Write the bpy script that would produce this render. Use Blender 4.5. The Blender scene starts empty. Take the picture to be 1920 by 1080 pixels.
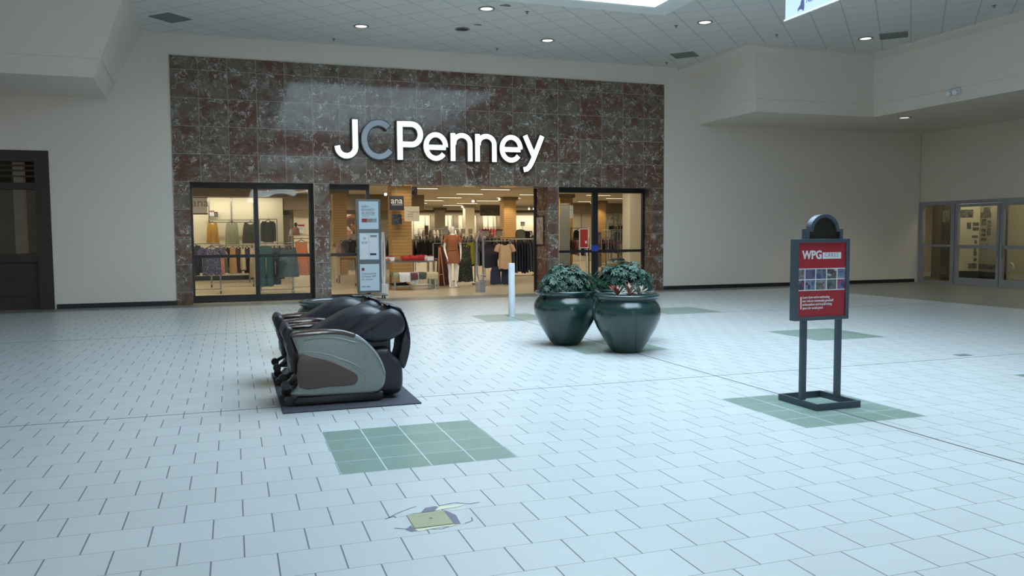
import bpy, bmesh, math, random
from mathutils import Vector, Matrix
random.seed(7)
PI = math.pi
SC = bpy.context.scene
COL = SC.collection

# ------------------------------------------------------------------ camera
CAM = Vector((1.2379, -19.4101, 1.5041))
YAW, PIT, ROLL, FPX = 0.3303, 0.0651, -0.0065, 1522.95
fw = Vector((math.sin(YAW)*math.cos(PIT), math.cos(YAW)*math.cos(PIT), -math.sin(PIT)))
rt0 = Vector((math.cos(YAW), -math.sin(YAW), 0)); up0 = rt0.cross(fw)
rt = rt0*math.cos(ROLL) + up0*math.sin(ROLL); up = -rt0*math.sin(ROLL) + up0*math.cos(ROLL)
cd = bpy.data.cameras.new('camera'); cam = bpy.data.objects.new('camera', cd); COL.objects.link(cam)
cam.matrix_world = Matrix(((rt.x, up.x, -fw.x, CAM.x), (rt.y, up.y, -fw.y, CAM.y), (rt.z, up.z, -fw.z, CAM.z), (0, 0, 0, 1)))
cd.sensor_width = 36; cd.lens = 36*FPX/1920; cd.clip_start = 0.05; cd.clip_end = 300
SC.camera = cam

def at(px, py, Y):
    """the point of the place on the depth plane Y that a photo pixel shows"""
    d = fw + rt*((px-960)/FPX) - up*((py-540)/FPX)
    return CAM + d*((Y-CAM.y)/d.y)

# ------------------------------------------------------------------ light and exposure
SC.view_settings.view_transform = 'Standard'; SC.view_settings.look = 'None'
SC.view_settings.exposure = 0.0; SC.view_settings.gamma = 1.0; SC.view_settings.use_curve_mapping = False
wd = bpy.data.worlds.new('world'); SC.world = wd; wd.use_nodes = True
bg = wd.node_tree.nodes['Background']; bg.inputs[0].default_value = (1.0, 0.92, 0.82, 1); bg.inputs[1].default_value = 0.47

def area(name, loc, sx, sy, power, color, rot=(0, 0, 0), spread=PI):
    l = bpy.data.lights.new(name, 'AREA'); l.shape = 'RECTANGLE'; l.size = sx; l.size_y = sy
    l.energy = power; l.color = color; l.spread = spread
    o = bpy.data.objects.new(name, l); o.location = loc; o.rotation_euler = rot; COL.objects.link(o); return o
def spot(name, loc, power, color, angle=110, rot=(0, 0, 0), size=0.06):
    l = bpy.data.lights.new(name, 'SPOT'); l.energy = power; l.color = color; l.spot_size = math.radians(angle)
    l.spot_blend = 0.7; l.shadow_soft_size = size
    o = bpy.data.objects.new(name, l); o.location = loc; o.rotation_euler = rot; COL.objects.link(o); return o
DAY = (0.67, 0.83, 1.0); WARM = (1.0, 0.80, 0.52)
SKX0, SKX1, SKY0, SKY1, CEIL = 2.9, 9.19, -16.5, -5.0, 5.93
area('skylight_daylight', ((SKX0+SKX1)/2, (SKY0+SKY1)/2, 8.0), SKX1-SKX0-0.3, SKY1-SKY0-0.3, 1260, DAY)
area('far_added_daylight', (6.0, -30.0, 7.5), 6.0, 8.0, 500, DAY)  # added unseen daylight lamp behind the camera

# ------------------------------------------------------------------ materials
def mat(name, color, rough=0.6, metal=0.0, var=0.06, scale=6.0, emit=None, estr=0.0, spec=0.5, coat=0.0, bump=0.0, bscale=60):
    m = bpy.data.materials.new(name); m.use_nodes = True; nt = m.node_tree; N = nt.nodes; L = nt.links
    b = N['Principled BSDF']; b.inputs['Roughness'].default_value = rough; b.inputs['Metallic'].default_value = metal
    b.inputs['Specular IOR Level'].default_value = spec; b.inputs['Coat Weight'].default_value = coat; b.inputs['Coat Roughness'].default_value = 0.08
    tc = N.new('ShaderNodeTexCoord'); no = N.new('ShaderNodeTexNoise'); no.inputs['Scale'].default_value = scale; no.inputs['Detail'].default_value = 4
    L.new(tc.outputs['Object'], no.inputs['Vector'])
    mx = N.new('ShaderNodeMix'); mx.data_type = 'RGBA'
    c = color
    mx.inputs[6].default_value = (*[max(0, x*(1-var)) for x in c], 1); mx.inputs[7].default_value = (*[min(1, x*(1+var)) for x in c], 1)
    L.new(no.outputs['Fac'], mx.inputs[0]); L.new(mx.outputs[2], b.inputs['Base Color'])
    if emit: b.inputs['Emission Color'].default_value = (*emit, 1); b.inputs['Emission Strength'].default_value = estr
    if bump:
        n2 = N.new('ShaderNodeTexNoise'); n2.inputs['Scale'].default_value = bscale; bp = N.new('ShaderNodeBump')
        bp.inputs['Strength'].default_value = bump; bp.inputs['Distance'].default_value = 0.01
        L.new(tc.outputs['Object'], n2.inputs['Vector']); L.new(n2.outputs['Fac'], bp.inputs['Height']); L.new(bp.outputs['Normal'], b.inputs['Normal'])
    return m
def srgb(r, g, b):
    f = lambda c: (c/255/12.92) if c/255 <= 0.04045 else ((c/255+0.055)/1.055)**2.4
    return (f(r), f(g), f(b))
class G:
    """tiny node-graph helper"""
    def __init__(s, name):
        s.m = bpy.data.materials.new(name); s.m.use_nodes = True; s.N = s.m.node_tree.nodes; s.L = s.m.node_tree.links; s.b = s.N['Principled BSDF']
    def link(s, a, b):
        if isinstance(a, (int, float)): b.default_value = a
        elif isinstance(a, tuple): b.default_value = (*a, 1) if len(a) == 3 else a
        else: s.L.new(a, b)
    def math(s, op, a, b=0.0, c=0.0):
        n = s.N.new('ShaderNodeMath'); n.operation = op; s.link(a, n.inputs[0]); s.link(b, n.inputs[1]); s.link(c, n.inputs[2]); return n.outputs[0]
    def mix(s, f, a, b):
        n = s.N.new('ShaderNodeMix'); n.data_type = 'RGBA'; s.link(f, n.inputs[0]); s.link(a, n.inputs[6]); s.link(b, n.inputs[7]); return n.outputs[2]
    def xyz(s):
        t = s.N.new('ShaderNodeTexCoord'); q = s.N.new('ShaderNodeSeparateXYZ'); s.L.new(t.outputs['Object'], q.inputs[0]); s.co = t.outputs['Object']; return q.outputs
    def comb(s, x, y, z):
        n = s.N.new('ShaderNodeCombineXYZ'); s.link(x, n.inputs[0]); s.link(y, n.inputs[1]); s.link(z, n.inputs[2]); return n.outputs[0]
    def noise(s, v, scale, detail=4, rough=0.5, dist=0.0, out='Fac'):
        n = s.N.new('ShaderNodeTexNoise'); s.L.new(v, n.inputs['Vector']); n.inputs['Scale'].default_value = scale; n.inputs['Detail'].default_value = detail
        n.inputs['Roughness'].default_value = rough; n.inputs['Distortion'].default_value = dist; return n.outputs[out]
    def rng(s, v, a, b, c=0.0, d=1.0):
        n = s.N.new('ShaderNodeMapRange'); s.link(v, n.inputs[0]); n.inputs[1].default_value = a; n.inputs[2].default_value = b; n.inputs[3].default_value = c; n.inputs[4].default_value = d; return n.outputs[0]
    def white(s, v, out='Value'):
        n = s.N.new('ShaderNodeTexWhiteNoise'); n.noise_dimensions = '3D'; s.L.new(v, n.inputs['Vector']); return n.outputs[out]
    def line(s, u, half):
        """1 on the joints of a unit grid, half = half joint width in cells"""
        f = s.math('FRACT', u); d = s.math('ABSOLUTE', s.math('SUBTRACT', f, 0.5)); return s.math('GREATER_THAN', d, 0.5-half)

def tile_mat(name, col, grout, x0, y0, size, offset, gx, gy, rough, var=0.05, groutmix=1.0):
    g = G(name); x, y, z = g.xyz()[:3]
    v = g.math('DIVIDE', g.math('SUBTRACT', y, y0), size); row = g.math('FLOOR', v)
    u = g.math('DIVIDE', g.math('SUBTRACT', x, x0), size)
    if offset:
        u = g.math('ADD', u, g.math('MULTIPLY', g.math('FLOORED_MODULO', row, 2.0), 0.5))
    cell = g.comb(g.math('FLOOR', u), row, 0.0); rnd = g.white(cell)
    base = g.mix(g.rng(rnd, 0, 1, 0, 1), tuple(c*(1-var) for c in col), tuple(min(1, c*(1+var)) for c in col))
    ln = g.math('MAXIMUM', g.line(u, gx/size/2), g.math('MULTIPLY', g.line(v, gy/size/2), 0.75))
    c = g.mix(g.math('MULTIPLY', ln, groutmix), base, grout)
    g.link(c, g.b.inputs['Base Color'])
    g.link(g.math('ADD', g.math('MULTIPLY', ln, 0.3), rough), g.b.inputs['Roughness'])
    g.b.inputs['Specular IOR Level'].default_value = 0.32
    bp = g.N.new('ShaderNodeBump'); bp.inputs['Strength'].default_value = 0.15; bp.inputs['Distance'].default_value = 0.002
    g.link(g.math('SUBTRACT', 1.0, ln), bp.inputs['Height']); g.link(bp.outputs[0], g.b.inputs['Normal'])
    return g.m

TS = 0.2963
M = {}
M['floor'] = tile_mat('white floor tile', (0.47, 0.495, 0.495), (0.13, 0.145, 0.16), 1.843, -14.287, TS, True, 0.0075, 0.0045, 0.30, 0.03)
M['green'] = tile_mat('green floor tile', (0.19, 0.26, 0.225), (0.50, 0.56, 0.55), 1.843, -14.287, TS, False, 0.008, 0.008, 0.30, 0.06, 0.8)
M['border'] = tile_mat('grey border tile', (0.205, 0.215, 0.19), (0.16, 0.17, 0.16), 0.0, 0.0, TS, False, 0.005, 0.005, 0.33, 0.06)
M['store_floor'] = tile_mat('beige store floor tile', (0.52, 0.44, 0.31), (0.42, 0.35, 0.25), 0.0, 0.1, 0.45, False, 0.004, 0.004, 0.25, 0.03)
def marble():
    g = G('brown marble tile'); x, y, z = g.xyz()[:3]
    u = g.math('DIVIDE', x, 0.61); v = g.math('DIVIDE', g.math('SUBTRACT', z, 0.287), 0.61)
    cell = g.comb(g.math('FLOOR', u), g.math('FLOOR', v), 1.0); rc = g.white(cell, 'Color'); rv = g.white(cell)
    sc = g.N.new('ShaderNodeVectorMath'); sc.operation = 'SCALE'; g.link(rc, sc.inputs[0]); sc.inputs['Scale'].default_value = 40
    ad = g.N.new('ShaderNodeVectorMath'); ad.operation = 'ADD'; g.link(g.co, ad.inputs[0]); g.link(sc.outputs[0], ad.inputs[1]); co = ad.outputs[0]
    n1 = g.noise(co, 2.0, 6, 0.68, 0.5)
    c = g.mix(g.rng(g.math('ADD', n1, g.math('MULTIPLY', g.math('SUBTRACT', rv, 0.5), 0.14)), 0.40, 0.55), srgb(104, 72, 60), srgb(114, 103, 90))
    n5 = g.noise(co, 4.0, 5, 0.7, 0.3); c = g.mix(g.rng(n5, 0.54, 0.66, 0, 0.75), c, srgb(66, 52, 44))
    n2 = g.noise(co, 6.5, 5, 0.7, 0.4); c = g.mix(g.rng(n2, 0.55, 0.70, 0, 0.8), c, srgb(150, 139, 126))
    n3 = g.noise(co, 5.0, 5, 0.55, 1.1); vein = g.rng(g.math('ABSOLUTE', g.math('SUBTRACT', n3, 0.5)), 0.004, 0.020, 1, 0)
    msk = g.rng(g.noise(co, 5.5, 3), 0.51, 0.57); c = g.mix(g.math('MULTIPLY', g.math('MULTIPLY', vein, msk), 0.95), c, srgb(206, 204, 200))
    n4 = g.noise(co, 15, 3, 0.55, 1.5); c = g.mix(g.math('MULTIPLY', g.rng(n4, 0.60, 0.66, 0, 0.85), g.rng(n1, 0.48, 0.56)), c, srgb(188, 186, 180))
    ln = g.math('MAXIMUM', g.line(u, 0.009), g.line(v, 0.009))
    c = g.mix(g.math('MULTIPLY', ln, 0.85), c, srgb(162, 158, 150)); g.link(c, g.b.inputs['Base Color'])
    g.b.inputs['Roughness'].default_value = 0.07; g.b.inputs['Specular IOR Level'].default_value = 0.45
    return g.m
M['marble'] = marble()
M['wall'] = mat('painted mall wall', (0.745, 0.685, 0.61), 0.62, var=0.025, scale=1.2, bump=0.05, bscale=150)
M['wall2'] = mat('painted corner wall', (0.71, 0.66, 0.56), 0.6, var=0.02, scale=1.2)
def ceiling_mat():
    g = G('diagonal ceiling tiles'); x, y, z = g.xyz()[:3]; k = 0.70711/0.61
    u = g.math('MULTIPLY', g.math('ADD', x, y), k); v = g.math('MULTIPLY', g.math('SUBTRACT', x, y), k)
    ln = g.math('MAXIMUM', g.line(g.math('ADD', u, 0.13), 0.022), g.line(g.math('ADD', v, 0.2), 0.022))
    fine = g.noise(g.co, 60, 3, 0.6); c = g.mix(g.rng(fine, 0.35, 0.7, 0, 0.18), (0.70, 0.69, 0.665), (0.50, 0.49, 0.475))
    c = g.mix(g.math('MULTIPLY', ln, 0.5), c, (0.30, 0.31, 0.31)); g.link(c, g.b.inputs['Base Color']); g.b.inputs['Roughness'].default_value = 0.85
    return g.m
M['ceiling'] = ceiling_mat()
M['black'] = mat('black frame', (0.012, 0.012, 0.015), 0.35)
M['basebd'] = mat('black baseboard', (0.018, 0.02, 0.024), 0.45)
M['darkwood'] = mat('dark brown wood', srgb(52, 42, 36), 0.5, var=0.25, scale=9)
M['letter'] = mat('lit white letter face', (0.9, 0.92, 0.86), 0.4, emit=(0.93, 1.0, 0.84), estr=0.95)
M['letterC'] = mat('grey letter face', (0.30, 0.33, 0.38), 0.35, emit=(0.6, 0.68, 0.8), estr=0.06)
M['pot'] = mat('dark green glazed pot', (0.012, 0.036, 0.034), 0.17, var=0.15, coat=0.35)
M['soil'] = mat('potting soil', (0.03, 0.02, 0.014), 0.9, var=0.4, scale=40, bump=0.6)
M['leaf'] = mat('deep green leaves', (0.012, 0.055, 0.034), 0.5, var=0.5, scale=9)
M['leaf2'] = mat('pale bromeliad leaves', (0.34, 0.36, 0.30), 0.45, var=0.5, scale=14)
M['leafred'] = mat('rust red bromeliad leaves', (0.30, 0.09, 0.05), 0.5, var=0.4, scale=14)
M['stem'] = mat('brown stems', (0.10, 0.07, 0.04), 0.8)
M['leather'] = mat('black leatherette', (0.009, 0.010, 0.016), 0.42, var=0.12, bump=0.12, bscale=25)
M['shell'] = mat('silver grey plastic shell', (0.20, 0.225, 0.215), 0.30, metal=0.25, var=0.04)
M['rim'] = mat('light silver rim', (0.34, 0.38, 0.42), 0.25, metal=0.4)
M['brown'] = mat('glossy brown plastic', (0.060, 0.032, 0.027), 0.18, var=0.12, coat=0.4)
M['brown2'] = mat('brown inlay panel', (0.068, 0.040, 0.036), 0.3, var=0.12)
M['blackpl'] = mat('black plastic', (0.015, 0.016, 0.02), 0.38)
M['mat'] = mat('charcoal carpet mat', (0.045, 0.048, 0.062), 0.9, var=0.3, scale=60, bump=0.3, bscale=200)
M['whitepl'] = mat('white plastic sleeve', (0.66, 0.70, 0.75), 0.35)
M['signgrey'] = mat('blue grey metal', (0.060, 0.082, 0.105), 0.38, metal=0.3, var=0.05)
M['darkglass'] = mat('dark plaque', (0.012, 0.013, 0.011), 0.3, var=0.5, scale=12)
M['red'] = mat('red poster', (0.30, 0.018, 0.028), 0.35, var=0.08)
M['white'] = mat('white print', (0.62, 0.63, 0.64), 0.5)
M['paper'] = mat('white paper', (0.70, 0.72, 0.74), 0.5)
M['bluepaper'] = mat('pale blue poster', (0.55, 0.66, 0.74), 0.4)  # plain pale blue, no emission
M['kiosk'] = mat('grey steel kiosk', (0.13, 0.15, 0.155), 0.35, metal=0.5)
M['chrome'] = mat('chrome tube', (0.55, 0.55, 0.55), 0.22, metal=0.9)
M['steel'] = mat('brushed rack steel', (0.30, 0.31, 0.30), 0.35, metal=0.6)
M['alum'] = mat('silver aluminium', (0.35, 0.36, 0.39), 0.4, metal=0.35)
M['store_ceil'] = mat('store ceiling', (0.52, 0.47, 0.38), 0.85, var=0.04)
M['store_bulk'] = mat('taupe bulkhead', (0.20, 0.16, 0.115), 0.8)
M['store_wall'] = mat('cream store wall', (0.66, 0.62, 0.50), 0.7)
M['panel'] = mat('lit cream wall panel', (0.80, 0.76, 0.62), 0.6, var=0.03)
M['slat'] = None
def slat_mat(name, c1, c2):
    g = G(name); x, y, z = g.xyz()[:3]; ln = g.line(g.math('DIVIDE', z, 0.10), 0.07)
    c = g.mix(g.noise(g.co, 3, 3), c1, tuple(q*0.88 for q in c1)); c = g.mix(g.math('MULTIPLY', ln, 0.8), c, c2)
    g.link(c, g.b.inputs['Base Color']); g.b.inputs['Roughness'].default_value = 0.5; return g.m
M['slat'] = slat_mat('honey slatwall', (0.50, 0.31, 0.115), (0.20, 0.12, 0.045))
M['slatpale'] = slat_mat('cream slatwall', (0.52, 0.46, 0.31), (0.25, 0.20, 0.12))
M['bulb'] = mat('glowing bulb', (1, 1, 1), 0.4, emit=(1.0, 0.95, 0.85), estr=9)
M['strip'] = mat('lit ceiling strip', (1, 1, 1), 0.4, emit=(1.0, 0.93, 0.75), estr=2.2)
M['downlight'] = mat('lit downlight lens', (1, 1, 1), 0.4, emit=(1.0, 0.97, 0.92), estr=2.2)
M['trimring'] = mat('grey downlight ring', (0.22, 0.23, 0.22), 0.4)
M['vent'] = mat('grey vent grille', (0.20, 0.225, 0.21), 0.6)
M['sprink'] = mat('small sprinkler', (0.16, 0.17, 0.16), 0.5)
M['banner'] = mat('white banner cloth', (0.33, 0.38, 0.46), 0.7, var=0.10)
M['bannerrail'] = mat('bright banner rail', (0.88, 0.93, 0.95), 0.25)
M['navy'] = mat('navy print', (0.015, 0.025, 0.08), 0.6)
M['skyframe'] = mat('white skylight truss', (0.55, 0.57, 0.58), 0.5)
M['skypane'] = mat('bright skylight glazing', (0.8, 0.9, 0.95), 0.3, emit=(0.72, 0.92, 1.0), estr=2.6)
M['skywell'] = mat('skylight well plaster', (0.80, 0.83, 0.82), 0.7)
M['mannequin'] = mat('glossy white mannequin', (0.80, 0.78, 0.72), 0.25)
M['drain'] = mat('yellowed drain plate', (0.32, 0.32, 0.20), 0.5, var=0.2, scale=30)
M['crack'] = mat('chipped tile mortar', (0.15, 0.15, 0.19), 0.8)
M['paleplaster'] = mat('pale chipped filler', (0.55, 0.56, 0.42), 0.8)
def glass_mat(name, tint=(1, 1, 1), bump=0.0):
    m = bpy.data.materials.new(name); m.use_nodes = True; N = m.node_tree.nodes; L = m.node_tree.links; N.clear()
    o = N.new('ShaderNodeOutputMaterial'); mx = N.new('ShaderNodeMixShader'); t = N.new('ShaderNodeBsdfTransparent'); gl = N.new('ShaderNodeBsdfGlossy'); fr = N.new('ShaderNodeFresnel')
    t.inputs[0].default_value = (*tint, 1); gl.inputs['Roughness'].default_value = 0.0; fr.inputs[0].default_value = 1.55
    ge = N.new('ShaderNodeNewGeometry'); iv = N.new('ShaderNodeMath'); iv.operation = 'SUBTRACT'; iv.inputs[0].default_value = 1.0; L.new(ge.outputs['Backfacing'], iv.inputs[1])
    mu = N.new('ShaderNodeMath'); mu.operation = 'MULTIPLY'; L.new(fr.outputs[0], mu.inputs[0]); L.new(iv.outputs[0], mu.inputs[1]); L.new(mu.outputs[0], mx.inputs[0]); L.new(t.outputs[0], mx.inputs[1]); L.new(gl.outputs[0], mx.inputs[2]); L.new(mx.outputs[0], o.inputs[0])
    if bump:
        tc = N.new('ShaderNodeTexCoord'); no = N.new('ShaderNodeTexNoise'); no.inputs['Scale'].default_value = 0.9; bp = N.new('ShaderNodeBump'); bp.inputs['Strength'].default_value = bump; bp.inputs['Distance'].default_value = 0.05
        L.new(tc.outputs['Object'], no.inputs['Vector']); L.new(no.outputs['Fac'], bp.inputs['Height']); L.new(bp.outputs[0], gl.inputs['Normal'])
    return m
M['glass'] = glass_mat('window glass', (0.95, 0.96, 0.94))
M['wavyglass'] = glass_mat('wavy door glass', (0.95, 0.96, 0.94), 0.22)
M['dimglass'] = glass_mat('dim window glass', (0.86, 0.86, 0.82))

# ------------------------------------------------------------------ mesh builder
class MB:
    def __init__(s): s.v = []; s.f = []; s.mi = []; s.cur = 0
    def add(s, vs, fs):
        n = len(s.v); s.v += [tuple(v) for v in vs]; s.f += [tuple(i+n for i in f) for f in fs]; s.mi += [s.cur]*len(fs); return s
    def box(s, x0, x1, y0, y1, z0, z1, bev=0.0):
        x0, x1 = min(x0, x1), max(x0, x1); y0, y1 = min(y0, y1), max(y0, y1); z0, z1 = min(z0, z1), max(z0, z1)
        if bev > 0:
            bm = bmesh.new(); bmesh.ops.create_cube(bm, size=1.0)
            for v in bm.verts: v.co = Vector(((x0+x1)/2+v.co.x*(x1-x0), (y0+y1)/2+v.co.y*(y1-y0), (z0+z1)/2+v.co.z*(z1-z0)))
            bev = min(bev, (x1-x0)*.45, (y1-y0)*.45, (z1-z0)*.45)
            bmesh.ops.bevel(bm, geom=bm.edges[:], offset=bev, segments=2, affect='EDGES', profile=0.5)
            bm.verts.index_update(); s.add([v.co[:] for v in bm.verts], [[v.index for v in f.verts] for f in bm.faces]); bm.free(); return s
        return s.add([(x0, y0, z0), (x1, y0, z0), (x1, y1, z0), (x0, y1, z0), (x0, y0, z1), (x1, y0, z1), (x1, y1, z1), (x0, y1, z1)],
                     [(0, 3, 2, 1), (4, 5, 6, 7), (0, 1, 5, 4), (1, 2, 6, 5), (2, 3, 7, 6), (3, 0, 4, 7)])
    def tube(s, pts, r, n=10, caps=True, r_end=None):
        pts = [Vector(p) for p in pts]; m = len(pts); rs = r if isinstance(r, (list, tuple)) else [r + ((r_end-r)*i/(m-1) if r_end is not None else 0) for i in range(m)]
        vs = []; fs = []; prev = None
        for i, p in enumerate(pts):
            t = (pts[min(i+1, m-1)]-pts[max(i-1, 0)]).normalized()
            if prev is None:
                a = Vector((0, 0, 1)) if abs(t.z) < 0.9 else Vector((1, 0, 0)); u = t.cross(a).normalized()
            else: u = (prev - t*prev.dot(t)).normalized()
            prev = u; w = t.cross(u)
            for k in range(n):
                a = 2*PI*k/n; vs.append(p + (u*math.cos(a)+w*math.sin(a))*rs[i])
        for i in range(m-1):
            for k in range(n): fs.append((i*n+k, i*n+(k+1) % n, (i+1)*n+(k+1) % n, (i+1)*n+k))
        if caps: fs.append(tuple(range(n-1, -1, -1))); fs.append(tuple((m-1)*n+k for k in range(n)))
        return s.add(vs, fs)
    def lathe(s, prof, cx=0, cy=0, n=48, cap=True):
        vs = []; fs = []; m = len(prof)
        for r, z in prof:
            for k in range(n): a = 2*PI*k/n; vs.append((cx+r*math.cos(a), cy+r*math.sin(a), z))
        for i in range(m-1):
            for k in range(n): fs.append((i*n+k, i*n+(k+1) % n, (i+1)*n+(k+1) % n, (i+1)*n+k))
        if cap: fs.append(tuple(range(n-1, -1, -1))); fs.append(tuple((m-1)*n+k for k in range(n)))
        return s.add(vs, fs)
    def rings(s, rs, caps=True):
        n = len(rs[0]); vs = [p for r in rs for p in r]; fs = []
        for i in range(len(rs)-1):
            for k in range(n): fs.append((i*n+k, i*n+(k+1) % n, (i+1)*n+(k+1) % n, (i+1)*n+k))
        if caps: fs.append(tuple(range(n-1, -1, -1))); fs.append(tuple((len(rs)-1)*n+k for k in range(n)))
        return s.add(vs, fs)
    def prism_xz(s, poly, y0, y1):      # polygon in X-Z, extruded along Y
        n = len(poly); vs = [(x, y0, z) for x, z in poly]+[(x, y1, z) for x, z in poly]
        return s.add(vs, [tuple(range(n)), tuple(range(2*n-1, n-1, -1))]+[(k, n+k, n+(k+1) % n, (k+1) % n) for k in range(n)])
    def pillow_xz(s, poly, y0, y1, ins, k=4):   # rounded extrusion of an X-Z outline along Y
        cx = sum(p[0] for p in poly)/len(poly); cz = sum(p[1] for p in poly)/len(poly); n = len(poly)
        nr = []
        for i in range(n):
            a = Vector(poly[i-1]); b = Vector(poly[i]); c = Vector(poly[(i+1) % n]); t = (c-a).normalized(); nm = Vector((t.y, -t.x))
            nr.append(nm)
        area_ = sum(poly[i][0]*poly[(i+1) % n][1]-poly[(i+1) % n][0]*poly[i][1] for i in range(n))
        sg = 1 if area_ > 0 else -1
        rs = []
        steps = [(y0+ins*(1-math.cos(q*PI/2/k)), ins*(1-math.sin(q*PI/2/k))) for q in range(k+1)]
        steps += [(y1-ins*(1-math.cos(q*PI/2/k)), ins*(1-math.sin(q*PI/2/k))) for q in range(k, -1, -1)]
        for y, d in steps: rs.append([(p[0]-sg*nr[i].x*d, y, p[1]-sg*nr[i].y*d) for i, p in enumerate(poly)])
        return s.rings(rs)
    def build(s, name, mats, parent=None, smooth=None, loc=None):
        me = bpy.data.meshes.new(name); me.from_pydata(s.v, [], s.f)
        if not isinstance(mats, (list, tuple)): mats = [mats]
        for m in mats: me.materials.append(M[m] if isinstance(m, str) else m)
        if len(mats) > 1: me.polygons.foreach_set('material_index', s.mi)
        bm = bmesh.new(); bm.from_mesh(me); bmesh.ops.recalc_face_normals(bm, faces=bm.faces[:]); bm.to_mesh(me); bm.free()
        if smooth:
            me.polygons.foreach_set('use_smooth', [True]*len(me.polygons)); me.set_sharp_from_angle(angle=math.radians(smooth))
        me.update(); o = bpy.data.objects.new(name, me); COL.objects.link(o)
        if parent: o.parent = parent
        if loc: o.location = loc
        return o
def tag(o, label=None, cat=None, group=None, kind=None):
    if label: o['label'] = label
    if cat: o['category'] = cat
    if group: o['group'] = group
    if kind: o['kind'] = kind
    return o
def thing(name, label, cat, loc=(0, 0, 0), rz=0, group=None):
    o = bpy.data.objects.new(name, None); COL.objects.link(o); o.location = loc; o.rotation_euler = (0, 0, rz); o.empty_display_size = 0.1
    return tag(o, label, cat, group)
def struct(name, mb, m, parent=None, smooth=None):
    o = mb.build(name, m, parent, smooth)
    if parent is None: o['kind'] = 'structure'
    return o
def sempty(name, loc=(0, 0, 0)):
    o = bpy.data.objects.new(name, None); COL.objects.link(o); o.location = loc; o['kind'] = 'structure'; return o
def kids(o): return [c for c in COL.objects if c.parent == o]
def copy_tree(o, parent=None):
    c = o.copy(); COL.objects.link(c)
    if parent: c.parent = parent
    for ch in kids(o): copy_tree(ch, c)
    return c
def smooth_poly(pts, n=6, closed=True):
    """Catmull-Rom through the points"""
    m = len(pts); out = []
    rngi = range(m) if closed else range(m-1)
    for i in rngi:
        p = [Vector(pts[(i+k-1) % m]) if closed else Vector(pts[min(max(i+k-1, 0), m-1)]) for k in range(4)]
        for j in range(n):
            t = j/n; out.append(tuple(0.5*((2*p[1])+(-p[0]+p[2])*t+(2*p[0]-5*p[1]+4*p[2]-p[3])*t*t+(-p[0]+3*p[1]-3*p[2]+p[3])*t**3)))
    if not closed: out.append(tuple(pts[-1]))
    return out
def text(body, name, m, size, parent=None, loc=(0, 0, 0), rot=(PI/2, 0, 0), align='LEFT', depth=0.001, sx=1.0, bold=0.0, spacing=1.0):
    cu = bpy.data.curves.new(name, 'FONT'); cu.body = body; cu.size = size; cu.extrude = depth; cu.align_x = align; cu.offset = bold; cu.space_character = spacing; cu.resolution_u = 3
    t = bpy.data.objects.new(name, cu); COL.objects.link(t)
    dg = bpy.context.evaluated_depsgraph_get(); me = bpy.data.meshes.new_from_object(t.evaluated_get(dg))
    bpy.data.objects.remove(t); me.name = name; me.materials.clear(); me.materials.append(M[m] if isinstance(m, str) else m)
    o = bpy.data.objects.new(name, me); COL.objects.link(o); o.location = loc; o.rotation_euler = rot; o.scale = (sx, 1, 1)
    if parent: o.parent = parent
    return o
ORD = ['first', 'second', 'third', 'fourth', 'fifth', 'sixth', 'seventh', 'eighth', 'ninth', 'tenth', 'eleventh', 'twelfth', 'thirteenth', 'fourteenth', 'fifteenth', 'sixteenth']

# ================================================================== THE SETTING
m = MB()
m.cur = 0; m.add([(-14, -45, 0), (15.75, -45, 0), (15.75, -0.82, 0), (-14, -0.82, 0)], [(0, 1, 2, 3)])
m.cur = 1; m.add([(-14, -0.82, 0), (15.75, -0.82, 0), (15.75, 0.12, 0), (-14, 0.12, 0)], [(0, 1, 2, 3)])
m.add([(15.75, -45, 0), (21.1, -45, 0), (21.1, 0.12, 0), (15.75, 0.12, 0)], [(0, 1, 2, 3)])
m.cur = 2
for i in range(0, 3):
    for j in range(-1, 3):
        x0 = 1.843+i*12*TS; y0 = -14.287+j*14*TS+(0.02 if j else 0)
        if y0+4*TS > -1.5 or x0+4*TS > 15.7: continue
        m.add([(x0, y0, 0.0008), (x0+4*TS, y0, 0.0008), (x0+4*TS, y0+4*TS, 0.0008), (x0, y0+4*TS, 0.0008)], [(0, 1, 2, 3)])
m.cur = 3
m.box(6.035, 6.05, -45, -5.0, -0.01, 0.001)                                   # expansion joint running towards the store
for y in (-6.05, -12.03): m.box(-14, 15.75, y-0.005, y+0.005, -0.01, 0.001)
m.cur = 4
m.box(-14, 15.75, -12.03+0.004, -12.03+0.085, -0.01, 0.0009)                  # a cut row of narrow tiles beside the joint
floor = struct('floor', m, ['floor', 'border', 'green', 'mat', 'floor'])
struct('floor', MB().add([(-3, 0.12, 0), (26, 0.12, 0), (26, 40, 0), (-3, 40, 0)], [(0, 1, 2, 3)]), 'store_floor')

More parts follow.
